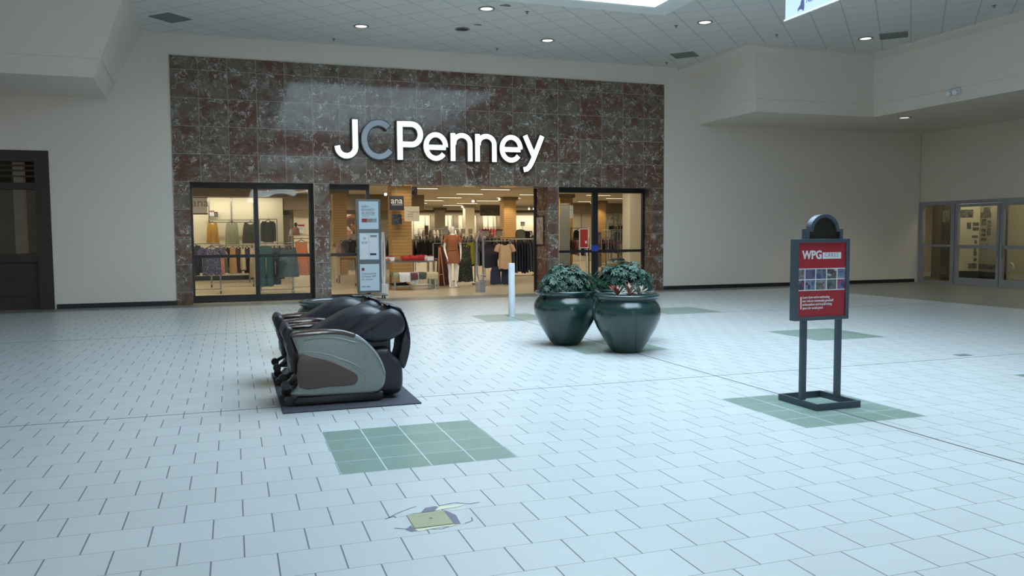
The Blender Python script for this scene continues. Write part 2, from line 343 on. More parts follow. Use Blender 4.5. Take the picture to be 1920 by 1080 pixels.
# mall ceiling with its skylight openings, one of them added for the far lamp
def plate(mb, x0, x1, y0, y1, holes, z0, z1):
    ys = sorted({y0, y1, *[h[2] for h in holes], *[h[3] for h in holes]})
    for a, b in zip(ys[:-1], ys[1:]):
        hs = [h for h in holes if h[2] <= a and h[3] >= b]
        x = x0
        for h in sorted(hs): mb.box(x, h[0], a, b, z0, z1); x = h[1]
        mb.box(x, x1, a, b, z0, z1)
holes = [(SKX0, SKX1, SKY0, SKY1), (3.0, 9.0, -34.0, -26.0)]
holes.append((3.0, 9.0, -90.0, -60.0))
m = MB(); plate(m, -14, 21.1, -100, 0, holes, CEIL, CEIL+0.1); struct('ceiling', m, 'ceiling')
def skylight(x0, x1, y0, y1, zt, pane='skypane'):
    m = MB()
    for a in ((x0, x0+.04, y0, y1), (x1-.04, x1, y0, y1), (x0+.04, x1-.04, y0, y0+.04), (x0+.04, x1-.04, y1-.04, y1)): m.box(*a, CEIL-.01, zt)
    w = struct('wall_skylight_well', m, 'skywell')
    m = MB(); b = 0.42
    for a in ((x0-b, x0, y0-b, y1+b), (x1, x1+b, y0-b, y1+b), (x0, x1, y0-b, y0), (x0, x1, y1, y1+b)): m.box(*a, CEIL-0.02, CEIL)
    struct('trim_1', m, 'skywell')
    wn = sempty('window_skylight', ((x0+x1)/2, (y0+y1)/2, zt))
    m = MB().box(x0, x1, y0, y1, zt+0.05, zt+0.08); o = m.build('pane', pane); o.parent = wn; o.location = -wn.location
    m = MB(); n = int((y1-y0)/1.4)
    for k in range(n+1):
        y = y0+(y1-y0)*k/n
        m.box(x0, x1, y-.03, y+.03, zt-0.25, zt-0.19); m.box(x0, x1, y-.03, y+.03, zt-0.95, zt-0.89)
        q = 6
        for i in range(q):
            xa = x0+(x1-x0)*i/q; xb = x0+(x1-x0)*(i+1)/q; za, zb = (zt-.92, zt-.22) if i % 2 else (zt-.22, zt-.92)
            m.tube([(xa, y, za), (xb, y, zb)], 0.025, 6)
    for x in (x0+(x1-x0)*.25, (x0+x1)/2, x0+(x1-x0)*.75): m.box(x-.03, x+.03, y0, y1, zt-0.25, zt-0.19)
    o = m.build('truss_frame', 'skyframe'); o.parent = wn; o.location = -wn.location
skylight(SKX0, SKX1, SKY0, SKY1, 8.1)
skylight(3.0, 9.0, -34.0, -26.0, 7.7)  # unseen opening added to house the far daylight lamp
M['skypane_far'] = mat('bright far skylight glazing', (0.8, 0.9, 0.95), 0.3, emit=(0.85, 0.95, 1.0), estr=60)
skylight(3.0, 9.0, -90.0, -60.0, 7.2, 'skypane_far')

# back wall: painted parts
m = MB(); WT = 0.7
m.box(-14, -6.2, 0, WT, 0, CEIL); m.box(-6.2, -2.37, 0, WT, 3.33, CEIL); m.box(-2.37, 0.04, 0, WT, 0, CEIL)
m.box(0.04, 12.2, 0, WT, 5.46, CEIL); m.box(12.2, 21.1, 0, WT, 0, CEIL)
struct('wall_back', m, 'wall')
# marble store front
m = MB(); F = -0.03
m.box(0.04, 12.2, F, 0.55, 2.73, 5.46)
m.box(0.04, 0.37, F, 0.55, 0, 2.73); m.box(3.04, 3.40, F, 0.55, 0, 2.73); m.box(8.85, 9.17, F, 0.74, 0, 2.73); m.box(11.87, 12.2, F, 0.55, 0, 2.73)
struct('wall_storefront', m, 'marble')
struct('baseboard_back', MB().box(-2.33, 0.04, -0.02, 0, 0, 0.10).box(12.2, 20.85, -0.02, 0, 0, 0.10), 'basebd')

# right side wall with its shop front opening, reveals cut along it
RX = 21.0
m = MB(); m.box(RX, RX+.25, -45, -7.2, 0, CEIL); m.box(RX, RX+.25, -7.2, -0.02, 2.41, CEIL)
struct('wall_right', m, 'wall2')
m = MB()
for z in (3.30, 4.28): m.box(RX-.012, RX, -45, -0.02, z-.010, z+.010)
struct('trim_2', m, 'wall')

# bulkheads hanging below the mall ceiling (lofted fascias)
def loft(name, rings, m, caps=True):
    mb = MB(); mb.rings([[Vector(p) for p in r] for r in rings], caps); return struct(name, mb, m)
ZB = 4.47
rt_bot = [(13.30, 0.0, ZB), (13.38, -2.42, ZB), (16.92, -2.45, ZB), (17.2, -45, ZB), (21.1, -45, ZB), (21.1, 0.0, ZB)]
rt_top = [(13.0, 0.0, 5.80), (13.02, -2.78, 5.80), (16.55, -2.80, 5.80), (16.75, -45, 5.80), (21.1, -45, 5.80), (21.1, 0.0, 5.80)]
rt_lip = [(12.62, 0.0, 5.86), (12.66, -3.05, 5.86), (16.33, -3.02, 5.86), (16.4, -45, 5.86), (21.1, -45, 5.86), (21.1, 0, 5.86)]
rt_cl = [(x, y, CEIL) for x, y, z in rt_lip]
loft('ceiling_bulkhead', [rt_bot, rt_top], 'wall')
loft('trim_3', [rt_top, rt_lip, rt_cl], 'wall')
lf_bot = [(-1.22, 0.0, ZB-.02), (-1.10, -2.55, ZB-.02), (-14, -2.6, ZB-.02), (-14, 0, ZB-.02)]
lf_top = [(-0.48, 0.0, CEIL), (-0.46, -3.1, CEIL), (-14, -3.2, CEIL), (-14, 0, CEIL)]
loft('ceiling_bulkhead', [lf_bot, lf_top], 'wall')
# thin horizontal groove lines along both fascias
def seg(a, b, t, k=0.012):
    a = Vector(a); b = Vector(b); mb = MB(); mb.tube([a, b], k, 4); return mb
m = MB()
def lerp(a, b, t): return tuple(p+(q-p)*t for p, q in zip(a, b))
gl = [lerp(rt_bot[i], rt_top[i], 0.22) for i in range(4)]
for a, b in zip(gl[:-1], gl[1:]): m.tube([a, b], 0.010, 4)
gl = [lerp(lf_bot[i], lf_top[i], 0.22) for i in range(3)]
for a, b in zip(gl[:-1], gl[1:]): m.tube([a, b], 0.010, 4)
struct('trim_4', m, 'wall2')

# left shop front: dark wooden front with a glazed upper part and blinds
d1 = sempty('door_1', (-4.3, 0.0, 0))
def part_at(root, mb, name, m, smooth=None):
    o = mb.build(name, m, None, smooth); o.parent = root; o.location = -root.location; return o
m = MB().box(-2.64, -2.37, -0.02, 0.16, 0, 3.33).box(-6.2, -2.64, -0.02, 0.16, 3.10, 3.33).box(-6.2, -2.64, 0.02, 0.16, 2.52, 2.66).box(-6.2, -2.64, 0.02, 0.16, 1.0, 1.18).box(-6.2, -6.0, -0.02, 0.16, 0, 3.1)
for x in (-4.4,): m.box(x-.1, x+.1, 0.02, 0.16, 0, 3.1)
part_at(d1, m, 'door_frame', 'darkwood')
m = MB().box(-6.0, -2.64, 0.08, 0.14, 0.0, 1.0)
for z in (0.28, 0.62): m.box(-6.0, -2.64, 0.06, 0.08, z, z+0.03)
part_at(d1, m, 'lower_panel', 'darkwood')
m = MB()
for z in (2.78, 2.9, 3.0): m.box(-6.0, -2.64, 0.10, 0.13, z, z+0.04)
for x in (-3.1, -3.6): m.box(x, x+.04, 0.09, 0.12, 2.66, 2.8)
part_at(d1, m, 'transom', 'darkwood')
m = MB(); z = 1.2
while z < 2.5: m.box(-6.0, -2.66, 0.14, 0.165, z, z+0.006); z += 0.034
part_at(d1, m, 'venetian_blind', mat('grey brown blind slats', (0.15, 0.13, 0.10), 0.4))
part_at(d1, MB().box(-6.0, -2.64, 0.10, 0.105, 1.18, 2.52), 'pane', 'dimglass')
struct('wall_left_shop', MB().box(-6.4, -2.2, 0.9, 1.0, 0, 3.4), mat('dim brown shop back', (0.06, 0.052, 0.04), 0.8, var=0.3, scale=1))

# ------------------------------------------------------------------ store front windows and openings
def frame_win(name, x0, x1, mulls, y=0.47, rails=(1.06,), z0=0.0, z1=2.73, sill=0.17, head=0.12, side=0.07, right_side=0.07, mw=0.10, bumpglass='glass'):
    w = sempty(name, ((x0+x1)/2, y, 0))
    m = MB(); d = 0.05
    m.box(x0, x1, y-d, y+d, z1-head, z1); m.box(x0, x1, y-d, y+d, z0, z0+sill)
    if side: m.box(x0, x0+side, y-d, y+d, z0+sill, z1-head)
    if right_side: m.box(x1-right_side, x1, y-d, y+d, z0+sill, z1-head)
    for a in mulls: m.box(a-mw/2, a+mw/2, y-d, y+d, z0+sill, z1-head)
    part_at(w, m, 'window_frame', 'black')
    for r in rails: part_at(w, MB().box(x0+side, x1-right_side, y-.03, y+.03, r-.035, r+.035), 'window_rail', 'black')
    xs = [x0+side]+list(mulls)+[x1-right_side]
    for i_, (a, b) in enumerate(zip(xs[:-1], xs[1:])): part_at(w, MB().box(a, b, y-.004, y+.004, z0+sill, z1-head), 'pane', 'wavyglass' if name == 'window_1' and i_ == 1 else bumpglass)
    return w
frame_win('window_1', 0.37, 3.08, [1.77], side=0.03, right_side=0.12, sill=0.16)
frame_win('window_2', 3.40, 4.40, [], side=0.0, right_side=0.08, sill=0.10)
frame_win('window_3', 9.17, 11.87, [10.40], side=0.03, right_side=0.06, mw=0.15, sill=0.16)
struct('trim_5', MB().box(8.78, 8.85, 0.74, 0.80, 0, 2.73), 'black')
tag(MB().box(10.28, 10.48, 0.405, 0.412, 1.06, 1.22).build('notice_sticker', mat('blue sticker', (0.03, 0.06, 0.42), 0.5)), 'small blue sticker on the black mullion behind the shrubs', 'sticker')

# ------------------------------------------------------------------ store shell
SH = 3.30
struct('ceiling', MB().box(-3, 26, 0.7, 40, SH, SH+0.1), 'store_ceil')
struct('wall_store_back', MB().box(-3, 26, 38, 38.2, 0, SH), 'store_wall')
struct('wall_store_left', MB().box(-3.2, -3, 0.7, 38, 0, SH), 'store_wall')
struct('wall_store_right', MB().box(26, 26.2, 0.7, 38, 0, SH), 'store_wall')
# perimeter wall behind the first window: lit panels under a bulkhead, with the end of the wall showing
struct('wall_store_front', MB().box(-3, 2.95, 10.6, 10.85, 0, 2.86), 'panel')
struct('trim_6', MB().box(-3, 3.3, 9.7, 10.85, 2.86, SH), 'store_bulk')
m = MB()
for px in (392, 434, 476): p = at(px, 400, 10.57); m.box(p.x-.02, p.x+.02, 10.57, 10.60, 1.62, 2.86)
struct('trim_7', m, 'steel')
struct('baseboard_store', MB().box(-3, 2.95, 10.56, 10.6, 0, 0.16), 'basebd')
# grey wall further behind the window, bulkhead above
struct('wall_store_middle', MB().box(3.6, 8.1, 17.0, 17.2, 0, 2.75), mat('grey beige store wall', (0.27, 0.245, 0.185), 0.7))
struct('trim_8', MB().box(3.3, 9.3, 16.0, 17.2, 2.62, SH), 'store_bulk')
a = at(550, 400, 16.9); b = at(584, 400, 16.9)
struct('trim_9', MB().box(a.x, b.x+.3, 16.85, 17.0, 0, 2.62), 'panel')
# back wall: lit panels with a bulkhead over them and dark posts between
m = MB(); m.box(4, 26, 36.6, 38, 2.93, SH); struct('trim_10', m, 'store_bulk')
m = MB(); m.box(4, 26, 36.9, 37.0, 1.2, 2.93); struct('wall_store_panels', m, 'panel')
m = MB()
for px in (811, 854, 898, 935): p = at(px, 415, 36.85); m.box(p.x-.18, p.x+.18, 36.7, 36.9, 0, 2.93)
struct('trim_11', m, 'store_bulk')
m = MB()
for px in (760, 775, 797, 840, 847, 868, 905, 915, 925): p = at(px, 415, 36.88); m.box(p.x-.03, p.x+.03, 36.85, 36.9, 1.2, 2.93)
struct('trim_12', m, 'alum')
# wall seen through the right window
a = at(1040, 415, 24.0).x; b = at(1182, 415, 24.0).x
struct('wall_store_side', MB().box(a-.6, b+1.5, 24, 24.2, 0, 2.75), 'panel')
struct('trim_13', MB().box(a-.6, b+1.5, 23.2, 24.2, 2.72, SH), 'store_bulk')
m = MB()
for px in (1090, 1128, 1150, 1158, 1168): p = at(px, 400, 23.96); m.box(p.x-.02, p.x+.02, 23.95, 24.0, 1.2, 2.72)
struct('trim_14', m, 'alum')

# columns
def column(pxl, pxm, pxr, Y, m1='slat', label='', ztop=SH, zlow=1.3, cap=True):
    x0 = at(pxm, 430, Y).x; x1 = at(pxr, 430, Y).x; w = x1-x0
    mb = MB().box(x0, x1, Y, Y+w, 0, ztop-0.0)
    o = struct('trim_column', mb, m1)
    if cap: struct('trim_capital', MB().box(x0-.08, x1+.08, Y-.08, Y+w+.08, ztop-0.16, ztop), 'store_bulk')
    return x0, x1
c1 = column(727, 735, 772, 5.0, cap=False)
column(940, 945, 968, 17.0)
column(867, 873, 890, 27.0, 'slatpale')
column(815, 819, 835, 32.0, 'slatpale')
column(620, 625, 651, 12.5)
column(1048, 1050, 1074, 14.0)
column(1118, 1119, 1136, 20.0)
a = at(1181, 430, 3.2).x; b = at(1196, 430, 3.2).x
struct('trim_column', MB().box(a, b+.4, 3.2, 3.7, 0, SH), 'store_wall')

# ================================================================== STORE SIGN (individual lit letters on the marble)
sign = thing('storefront_sign', 'large white lit letters with a grey C mounted across the brown marble front', 'sign', (6.1, -0.03, 3.3))
def ribbon(pts, w, y0, y1, mb):
    """flat stroke of width w following X-Z points"""
    P = [Vector((p[0], p[1])) for p in pts]; n = len(P); Lf = []; Rt = []
    for i in range(n):
        t = (P[min(i+1, n-1)]-P[max(i-1, 0)]).normalized(); nm = Vector((-t.y, t.x))
        Lf.append(P[i]+nm*w/2); Rt.append(P[i]-nm*w/2)
    for i in range(n-1):
        q = [Lf[i], Lf[i+1], Rt[i+1], Rt[i]]
        vs = [(a.x, y0, a.y) for a in q]+[(a.x, y1, a.y) for a in q]
        fs = [(0, 1, 2, 3), (7, 6, 5, 4), (0, 4, 5, 1), (2, 6, 7, 3)]
        if i == 0: fs.append((3, 7, 4, 0))
        if i == n-2: fs.append((1, 5, 6, 2))
        mb.add(vs, fs)
def arc(cx, cz, rx, rz, a0, a1, n=18): return [(cx+rx*math.cos(math.radians(a0+(a1-a0)*i/n)), cz+rz*math.sin(math.radians(a0+(a1-a0)*i/n))) for i in range(n+1)]
LZ = 3.305
def letter(strokes, m, w=0.125):
    body = MB(); face = MB()
    for k, st in enumerate(strokes):
        e = 0.026
        st2 = list(st); a = Vector(st2[0])-Vector(st2[1]); b = Vector(st2[-1])-Vector(st2[-2])
        st2[0] = tuple(Vector(st2[0])+a.normalized()*e); st2[-1] = tuple(Vector(st2[-1])+b.normalized()*e)
        ribbon(st2, w+2*e, -0.03, -0.175-k*0.0006, body); ribbon(st, w, -0.17, -0.182-k*0.0006, face)
    o = body.build('letter', 'black', sign); o.location = -sign.location
    f = face.build('letter_face', m, o); return o
X, H = 0.905, 0.68
def stem(x, z0, z1): return [(x, z0), (x, z1)]
def U(pts): return [(x, LZ+z) for x, z in pts]
letter([U([(4.0, 0.905)]+[(4.0, 0.30)]+arc(3.795, 0.265, 0.205, 0.203, 0, -180)+[(3.585, 0.29)])], 'letter')
letter([U(arc(4.55, 0.455, 0.34, 0.395, 48, 322, 30))], 'letterC')
letter([U(stem(5.05, 0, 0.905)), U([(5.11, 0.845), (5.32, 0.845)]+arc(5.33, 0.605, 0.215, 0.24, 90, -90)+[(5.11, 0.365)])], 'letter', 0.13)
def lowe(cx): return [U([(cx-0.235, 0.315), (cx+0.245, 0.315)]), U(arc(cx, 0.335, 0.242, 0.282, -2, 322, 30))]
def lown(x): return [U(stem(x, 0, H-0.01)), U([(x+0.02, 0.40)]+arc(x+0.225, 0.42, 0.205, 0.20, 180, 0)[2:]+[(x+0.43, 0.0)])]
letter(lowe(5.92), 'letter', 0.118)
letter(lown(6.345), 'letter', 0.118)
letter(lown(6.965), 'letter', 0.118)
letter(lowe(7.835), 'letter', 0.118)
letter([U([(8.20, H-0.005), (8.44, 0.15)]), U([(8.66, H-0.005), (8.42, 0.10), (8.37, 0.0), (8.31, -0.10), (8.25, -0.155), (8.16, -0.175)])], 'letter', 0.125)

# ================================================================== PLANTERS
def pot_mb(s=1.0, rimw=1.0, h=1.0):
    prof = [(0.165, 0), (0.185, 0.012), (0.225, 0.06), (0.305, 0.19), (0.375, 0.31), (0.425, 0.43), (0.437, 0.50), (0.430, 0.565), (0.405, 0.62), (0.377, 0.652), (0.372, 0.668), (0.385, 0.680), (0.402, 0.688), (0.400, 0.700), (0.412, 0.712), (0.419, 0.728), (0.414, 0.741), (0.398, 0.747), (0.372, 0.742), (0.350, 0.728), (0.338, 0.70), (0.335, 0.60)]
    return MB().lathe([(r*s, z*h) for r, z in prof], cap=False).lathe([(0.001, 0.0), (0.165*s, 0.0)], cap=False)
def leafblade(mb, p, d, L, W, droop, nrm=Vector((0, 0, 1))):
    """a pointed leaf of three segments from p along d, drooping"""
    d = d.normalized(); sd = d.cross(nrm)
    if sd.length < 0.1: sd = Vector((1, 0, 0))
    sd.normalize(); upv = sd.cross(d).normalized(); pts = []
    for t, w in ((0, .12), (0.3, .85), (0.65, .9), (1.0, 0.05)):
        c = p + d*L*t - Vector((0, 0, 1))*droop*L*t*t
        pts += [c+sd*W*w/2+upv*W*0.12, c-upv*0.0, c-sd*W*w/2+upv*W*0.12]
    fs = []
    for i in range(3):
        for k in range(2): a = i*3+k; fs.append((a, a+1, a+4, a+3))
    mb.add(pts, fs)
def shrub(n, rx, ry, zc, rz, seed):
    R = random.Random(seed); fo = MB(); st = MB()
    for i in range(n):
        u = R.random(); th = R.random()*2*PI; ph = math.acos(1-1.55*u); q = R.uniform(0.45, 1.0)**0.5 * (0.9+0.14*math.sin(3*th+seed))
        d = Vector((math.cos(th)*math.sin(ph), math.sin(th)*math.sin(ph), math.cos(ph)))
        c = Vector((d.x*rx*q, d.y*ry*q, zc+d.z*rz*q)); out = (d+Vector((R.uniform(-.4, .4), R.uniform(-.4, .4), R.uniform(0, .7)))).normalized()
        k = R.choice((6, 7, 8)); a = out.cross(Vector((0.3, 0.2, 1))).normalized(); b = out.cross(a); L0 = R.uniform(0.04, 0.082)
        for j in range(k):
            an = 2*PI*j/k+R.random()*0.3; dd = (a*math.cos(an)+b*math.sin(an))*1.0+out*0.25
            leafblade(fo, c, dd, L0*R.uniform(.8, 1.1), L0*0.36, 0.35, out)
        if i % 9 == 0: st.tube([(d.x*0.08, d.y*0.08, zc-rz*0.9), (c.x*0.5, c.y*0.5, (zc-rz*.9+c.z)/2), tuple(c)], 0.008, 5, r_end=0.003)
    return fo, st
def planter(x, y, label, sh=None, s=1.0, h=1.0, group=None):
    t = thing('potted_shrub' if sh else 'planter_pot', label, 'planter', (x, y, 0), 0, group)
    pot_mb(s, h=h).build('pot', 'pot', t, 60)
    MB().lathe([(0.001, 0.655), (0.15, 0.66), (0.338*s, 0.65)], cap=False).build('soil', 'soil', t, 60)
    if sh:
        fo, st = shrub(*sh); fo.build('foliage', 'leaf', t); st.build('stems', 'stem', t, 60)
    return t
planter(5.535, -9.14, 'left dark green pot with a dense leafy shrub beside the white post', (640, 0.41, 0.38, 0.79, 0.34, 3))
planter(6.45, -9.10, 'dark green pot with a tall leafy shrub standing behind the pot of pale spiky leaves', (640, 0.43, 0.38, 0.82, 0.34, 5))
t = planter(5.985, -10.08, 'front dark green pot holding only a small spiky plant with pale and rust leaves', None)
t.name = 'potted_bromeliad'
R = random.Random(5); fa = MB(); fb = MB()
for cx, cy, n in ((0.02, -0.05, 22), (0.14, -0.08, 16), (-0.12, 0.02, 14)):
    for i in range(n):
        an = R.random()*2*PI; el = R.uniform(0.3, 1.25); d = Vector((math.cos(an)*math.cos(el), math.sin(an)*math.cos(el), math.sin(el)))
        leafblade(fa if R.random() < 0.6 else fb, Vector((cx, cy, 0.72)), d, R.uniform(0.15, 0.26), 0.042, 0.25)
fa.build('leaves', 'leaf2', t); fb.build('leaves', 'leafred', t)['label'] = 'rust coloured leaves'
planter(2.47, -8.62, 'empty wide rimmed green pot standing behind the massage chairs', None, 1.1, 0.90)

# ================================================================== WHITE POST
t = thing('floor_post', 'slim white post standing on the green tiles left of the planters', 'post', (6.07, -5.3, 0))
MB().lathe([(0.058, 0), (0.060, 0.01), (0.060, 0.985), (0.052, 0.99), (0.05, 0.97), (0.001, 0.965)], n=20).build('sleeve', 'whitepl', t, 40)
for z in (0.93, 0.90): MB().tube([(-0.012, -0.055, z), (-0.012, -0.064, z)], 0.006, 8).build('screw', 'trimring', t)

# ================================================================== MASSAGE CHAIRS
matt = MB(); matt.box(1.60, 2.80, -12.34, -10.18, 0.001, 0.012, 0.004)
tag(matt.build('floor_mat', 'mat'), 'charcoal carpet mat lying under the two massage chairs', 'mat')
PANEL = [(1.702, 0.664), (1.817, 0.678), (1.986, 0.684), (2.114, 0.674), (2.201, 0.652), (2.249, 0.628), (2.319, 0.583), (2.384, 0.521), (2.449, 0.432), (2.492, 0.34), (2.511, 0.254), (2.507, 0.187), (2.478, 0.127), (2.41, 0.096), (2.233, 0.094), (1.72, 0.109), (1.727, 0.172), (1.743, 0.204), (1.751, 0.301), (1.755, 0.47), (1.73, 0.552)]
INLAY = [(1.757, 0.469), (1.863, 0.456), (2.021, 0.409), (2.127, 0.353), (2.224, 0.297), (2.262, 0.25), (2.249, 0.201), (2.20, 0.178), (2.016, 0.178), (1.757, 0.187)]
ARM = [(1.695, 0.664), (1.815, 0.681), (1.984, 0.688), (2.112, 0.678), (2.198, 0.656), (2.249, 0.632), (2.235, 0.601), (2.133, 0.631), (1.983, 0.642), (1.705, 0.628)]
RIMP = [(2.249, 0.632), (2.318, 0.588), (2.385, 0.525), (2.450, 0.436), (2.493, 0.343), (2.511, 0.258), (2.495, 0.259), (2.475, 0.339), (2.432, 0.425), (2.364, 0.512), (2.299, 0.569), (2.235, 0.601)]
BODY = [(1.80, 0.50), (1.827, 0.584), (1.915, 0.663), (2.003, 0.715), (2.091, 0.761), (2.18, 0.808), (2.269, 0.838), (2.358, 0.858), (2.44, 0.850), (2.52, 0.815), (2.60, 0.77), (2.62, 0.70), (2.60, 0.62), (2.545, 0.545), (2.442, 0.531), (2.375, 0.551), (2.285, 0.505), (2.041, 0.40), (1.85, 0.40)]
SHOULDER = [(2.15, 0.62), (2.25, 0.70), (2.36, 0.765), (2.46, 0.80), (2.55, 0.828), (2.61, 0.835), (2.675, 0.80), (2.71, 0.74), (2.722, 0.68), (2.705, 0.622), (2.64, 0.575), (2.545, 0.540), (2.44, 0.532), (2.36, 0.545), (2.25, 0.53), (2.15, 0.50)]
LOW = [(2.38, 0.45), (2.43, 0.478), (2.496, 0.488), (2.564, 0.479), (2.609, 0.413), (2.678, 0.339), (2.697, 0.234), (2.686, 0.094), (2.615, 0.041), (2.465, 0.051), (2.38, 0.10)]
FLAP = [(2.562, 0.868), (2.637, 0.860), (2.701, 0.826), (2.757, 0.69), (2.782, 0.549), (2.768, 0.409), (2.716, 0.266), (2.664, 0.356), (2.683, 0.437), (2.696, 0.53), (2.730, 0.633), (2.722, 0.738), (2.676, 0.805), (2.62, 0.835)]
def massage_chair(label):
    W = 0.70; t = thing('massage_chair', label, 'massage chair', (0, -12.16, 0.0))
    p = smooth_poly(PANEL, 3)
    for k, (y0, y1) in enumerate(((0.0, 0.085), (W-0.085, W))):
        sp = MB().pillow_xz(p, y0, y1, 0.022).build('side_panel', 'shell', t, 50)
        s0 = -1 if k == 0 else 1; yo = y0 if k == 0 else y1
        MB().pillow_xz(smooth_poly(INLAY, 3), yo-0.010 if k == 0 else yo-0.012, yo+0.012 if k == 0 else yo+0.010, 0.007).build('inlay_panel', 'brown2', sp, 50)
        MB().pillow_xz(smooth_poly(ARM, 3), y0-0.012, y1+0.012, 0.016).build('armrest', 'brown', sp, 50)
        MB().pillow_xz(smooth_poly(RIMP, 3), y0-0.007, y1+0.004, 0.008).build('rim', 'rim', sp, 50)
        ya = yo-0.004 if k == 0 else yo+0.004
        MB().tube([(2.335, ya, 0.432), (2.335, yo, 0.432)], 0.022, 20).build('cap', 'shell', sp, 40)
        g = MB()        # moulded swooshes on the shell
        for pts, r in (([(1.80, .60), (1.95, .615), (2.10, .60), (2.25, .555)], 0.010), ([(2.09, .425), (2.18, .39), (2.26, .345), (2.32, .30)], 0.007), ([(1.76, .50), (1.90, .487), (2.06, .44), (2.20, .365), (2.30, .28), (2.33, .22), (2.29, .16)], 0.006)):
            g.tube([(x, yo+(0.004 if k == 0 else -0.004), z) for x, z in smooth_poly(pts, 5, False)], r, 8)
        g.build('moulding', 'shell', sp, 60)
    MB().pillow_xz(smooth_poly(BODY, 3), 0.12, W-0.12, 0.10, 6).build('backrest', 'leather', t, 60)
    for y0, y1 in ((0.075, 0.25), (W-0.25, W-0.075)):
        MB().pillow_xz(smooth_poly(SHOULDER, 3), y0, y1, 0.07, 6).build('shoulder_wing', 'leather', t, 60)
    MB().pillow_xz(smooth_poly([(2.54, 0.80), (2.60, 0.852), (2.66, 0.845), (2.712, 0.79), (2.722, 0.70), (2.68, 0.66), (2.6, 0.70)], 3), 0.2, W-0.2, 0.06, 5).build('head_pillow', 'leather', t, 60)
    MB().pillow_xz(smooth_poly(FLAP, 3), 0.17, W-0.17, 0.015, 3).build('rear_cover', 'leather', t, 60)
    MB().pillow_xz(smooth_poly(LOW, 3), 0.09, W-0.09, 0.07, 5).build('rear_cushion', 'leather', t, 60)
    MB().pillow_xz(smooth_poly([(1.76, 0.30), (1.78, 0.42), (1.88, 0.46), (2.2, 0.50), (2.34, 0.46), (2.36, 0.34), (2.2, 0.28)], 3), 0.09, W-0.09, 0.05, 5).build('seat', 'leather', t, 60)
    MB().box(2.36, 2.60, 0.2, W-0.2, 0.42, 0.56, 0.02).build('recline_hinge', 'blackpl', t)
    # foot rest: a pair of padded calf channels in front
    fr = MB().box(1.69, 1.80, 0.10, W-0.10, 0.30, 0.50, 0.02).build('footrest', 'blackpl', t)
    top = [(1.625, 0.640), (1.640, 0.695), (1.675, 0.715), (1.715, 0.69), (1.735, 0.62), (1.745, 0.555), (1.73, 0.52), (1.69, 0.525), (1.655, 0.56)]
    mid = [(1.660, 0.52), (1.675, 0.565), (1.715, 0.575), (1.75, 0.54), (1.765, 0.46), (1.765, 0.40), (1.73, 0.375), (1.69, 0.41)]
    low = [(1.685, 0.40), (1.72, 0.45), (1.76, 0.44), (1.775, 0.38), (1.768, 0.31), (1.735, 0.285), (1.705, 0.31)]
    for q in (top, mid, low):
        for y0 in (0.10, 0.26, 0.42): MB().pillow_xz(smooth_poly(q, 3), y0, y0+0.165, 0.03, 4).build('calf_pad', 'leather', fr, 60)
    for y in (0.14, W-0.14):
        MB().tube([(1.76, y, 0.25), (1.655, y, 0.19)], 0.018, 8).build('arm', 'blackpl', fr, 40)
        MB().tube([(1.645, y-0.028, 0.185), (1.645, y+0.028, 0.185)], 0.038, 20).build('wheel', 'blackpl', fr, 40)
    MB().pillow_xz([(1.70, 0.05), (1.74, 0.10), (2.2, 0.105), (2.49, 0.10), (2.50, 0.05), (2.46, 0.014), (1.72, 0.014)], 0.03, W-0.03, 0.02, 3).build('base', 'blackpl', t, 50)
    for y in (0.10, W-0.10): MB().tube([(1.672, y-0.025, 0.055), (1.672, y+0.025, 0.055)], 0.04, 20).build('base_wheel', 'blackpl', t, 40)
    return t
ch = massage_chair('near black and silver massage chair with a brown armrest and inlay, its whole side showing')
c2 = copy_tree(ch); c2.location = (-0.02, -11.10, 0); c2['label'] = 'far massage chair, mostly hidden behind the near one, next to the empty green pot'
for o in (ch, c2): o['group'] = 'massage chairs on the mat'; o.location.z = 0.0

# ================================================================== POSTER STAND
t = thing('poster_stand', 'blue grey floor stand framing a red poster on the right green tiles', 'sign', (6.05, -13.62, 0))
def pt(mb, name, m, smooth=None, par=None):
    o = mb.build(name, m, par or t, smooth)
    if par is None: o.location = -t.location
    return o
bx0, bx1, by0, by1 = 5.865, 6.325, -13.83, -13.32
m = MB(); k = 0.022
m.box(bx0, bx1, by0, by0+k, 0.001, 0.058).box(bx0, bx1, by1-k, by1, 0.001, 0.058).box(bx0, bx0+k, by0+k, by1-k, 0.001, 0.058).box(bx1-k, bx1, by0+k, by1-k, 0.001, 0.058)
pt(m, 'base_frame', 'signgrey')
for x in (5.895, 6.265): pt(MB().box(x-.025, x+.025, -13.625, -13.585, 0.056, 0.76, 0.003), 'post', 'signgrey')
fx0, fx1, fy0, fy1, fz0, fz1 = 5.762, 6.330, -13.66, -13.585, 0.752, 1.455
m = MB(); b = 0.036
m.box(fx0, fx1, fy0, fy1, fz1-b*0.9, fz1, 0.004).box(fx0, fx1, fy0, fy1, fz0, fz0+b*0.9, 0.004).box(fx0, fx0+b, fy0, fy1, fz0+b*.8, fz1-b*.8, 0.004).box(fx1-b, fx1, fy0, fy1, fz0+b*.8, fz1-b*.8, 0.004)
m.box(fx0+b*.5, fx1-b*.5, fy1-0.01, fy1-0.004, fz0+.02, fz1-.02)
pt(m, 'poster_frame', 'signgrey')
px0, px1, pz0, pz1, py = fx0+b-.004, fx1-b+.004, fz0+b*.9-.004, fz1-b*.9+.004, fy0+0.014
po = pt(MB().box(px0, px1, py, py+0.004, pz0, pz1), 'poster', 'red')
def pp(mb, name, m): o = mb.build(name, m, po); return o
PW = px1-px0
X_ = lambda u: px0+PW*(u-100)/(645-100)
Z_ = lambda v: pz1+(pz0-pz1)*(v-130)/(995-130)
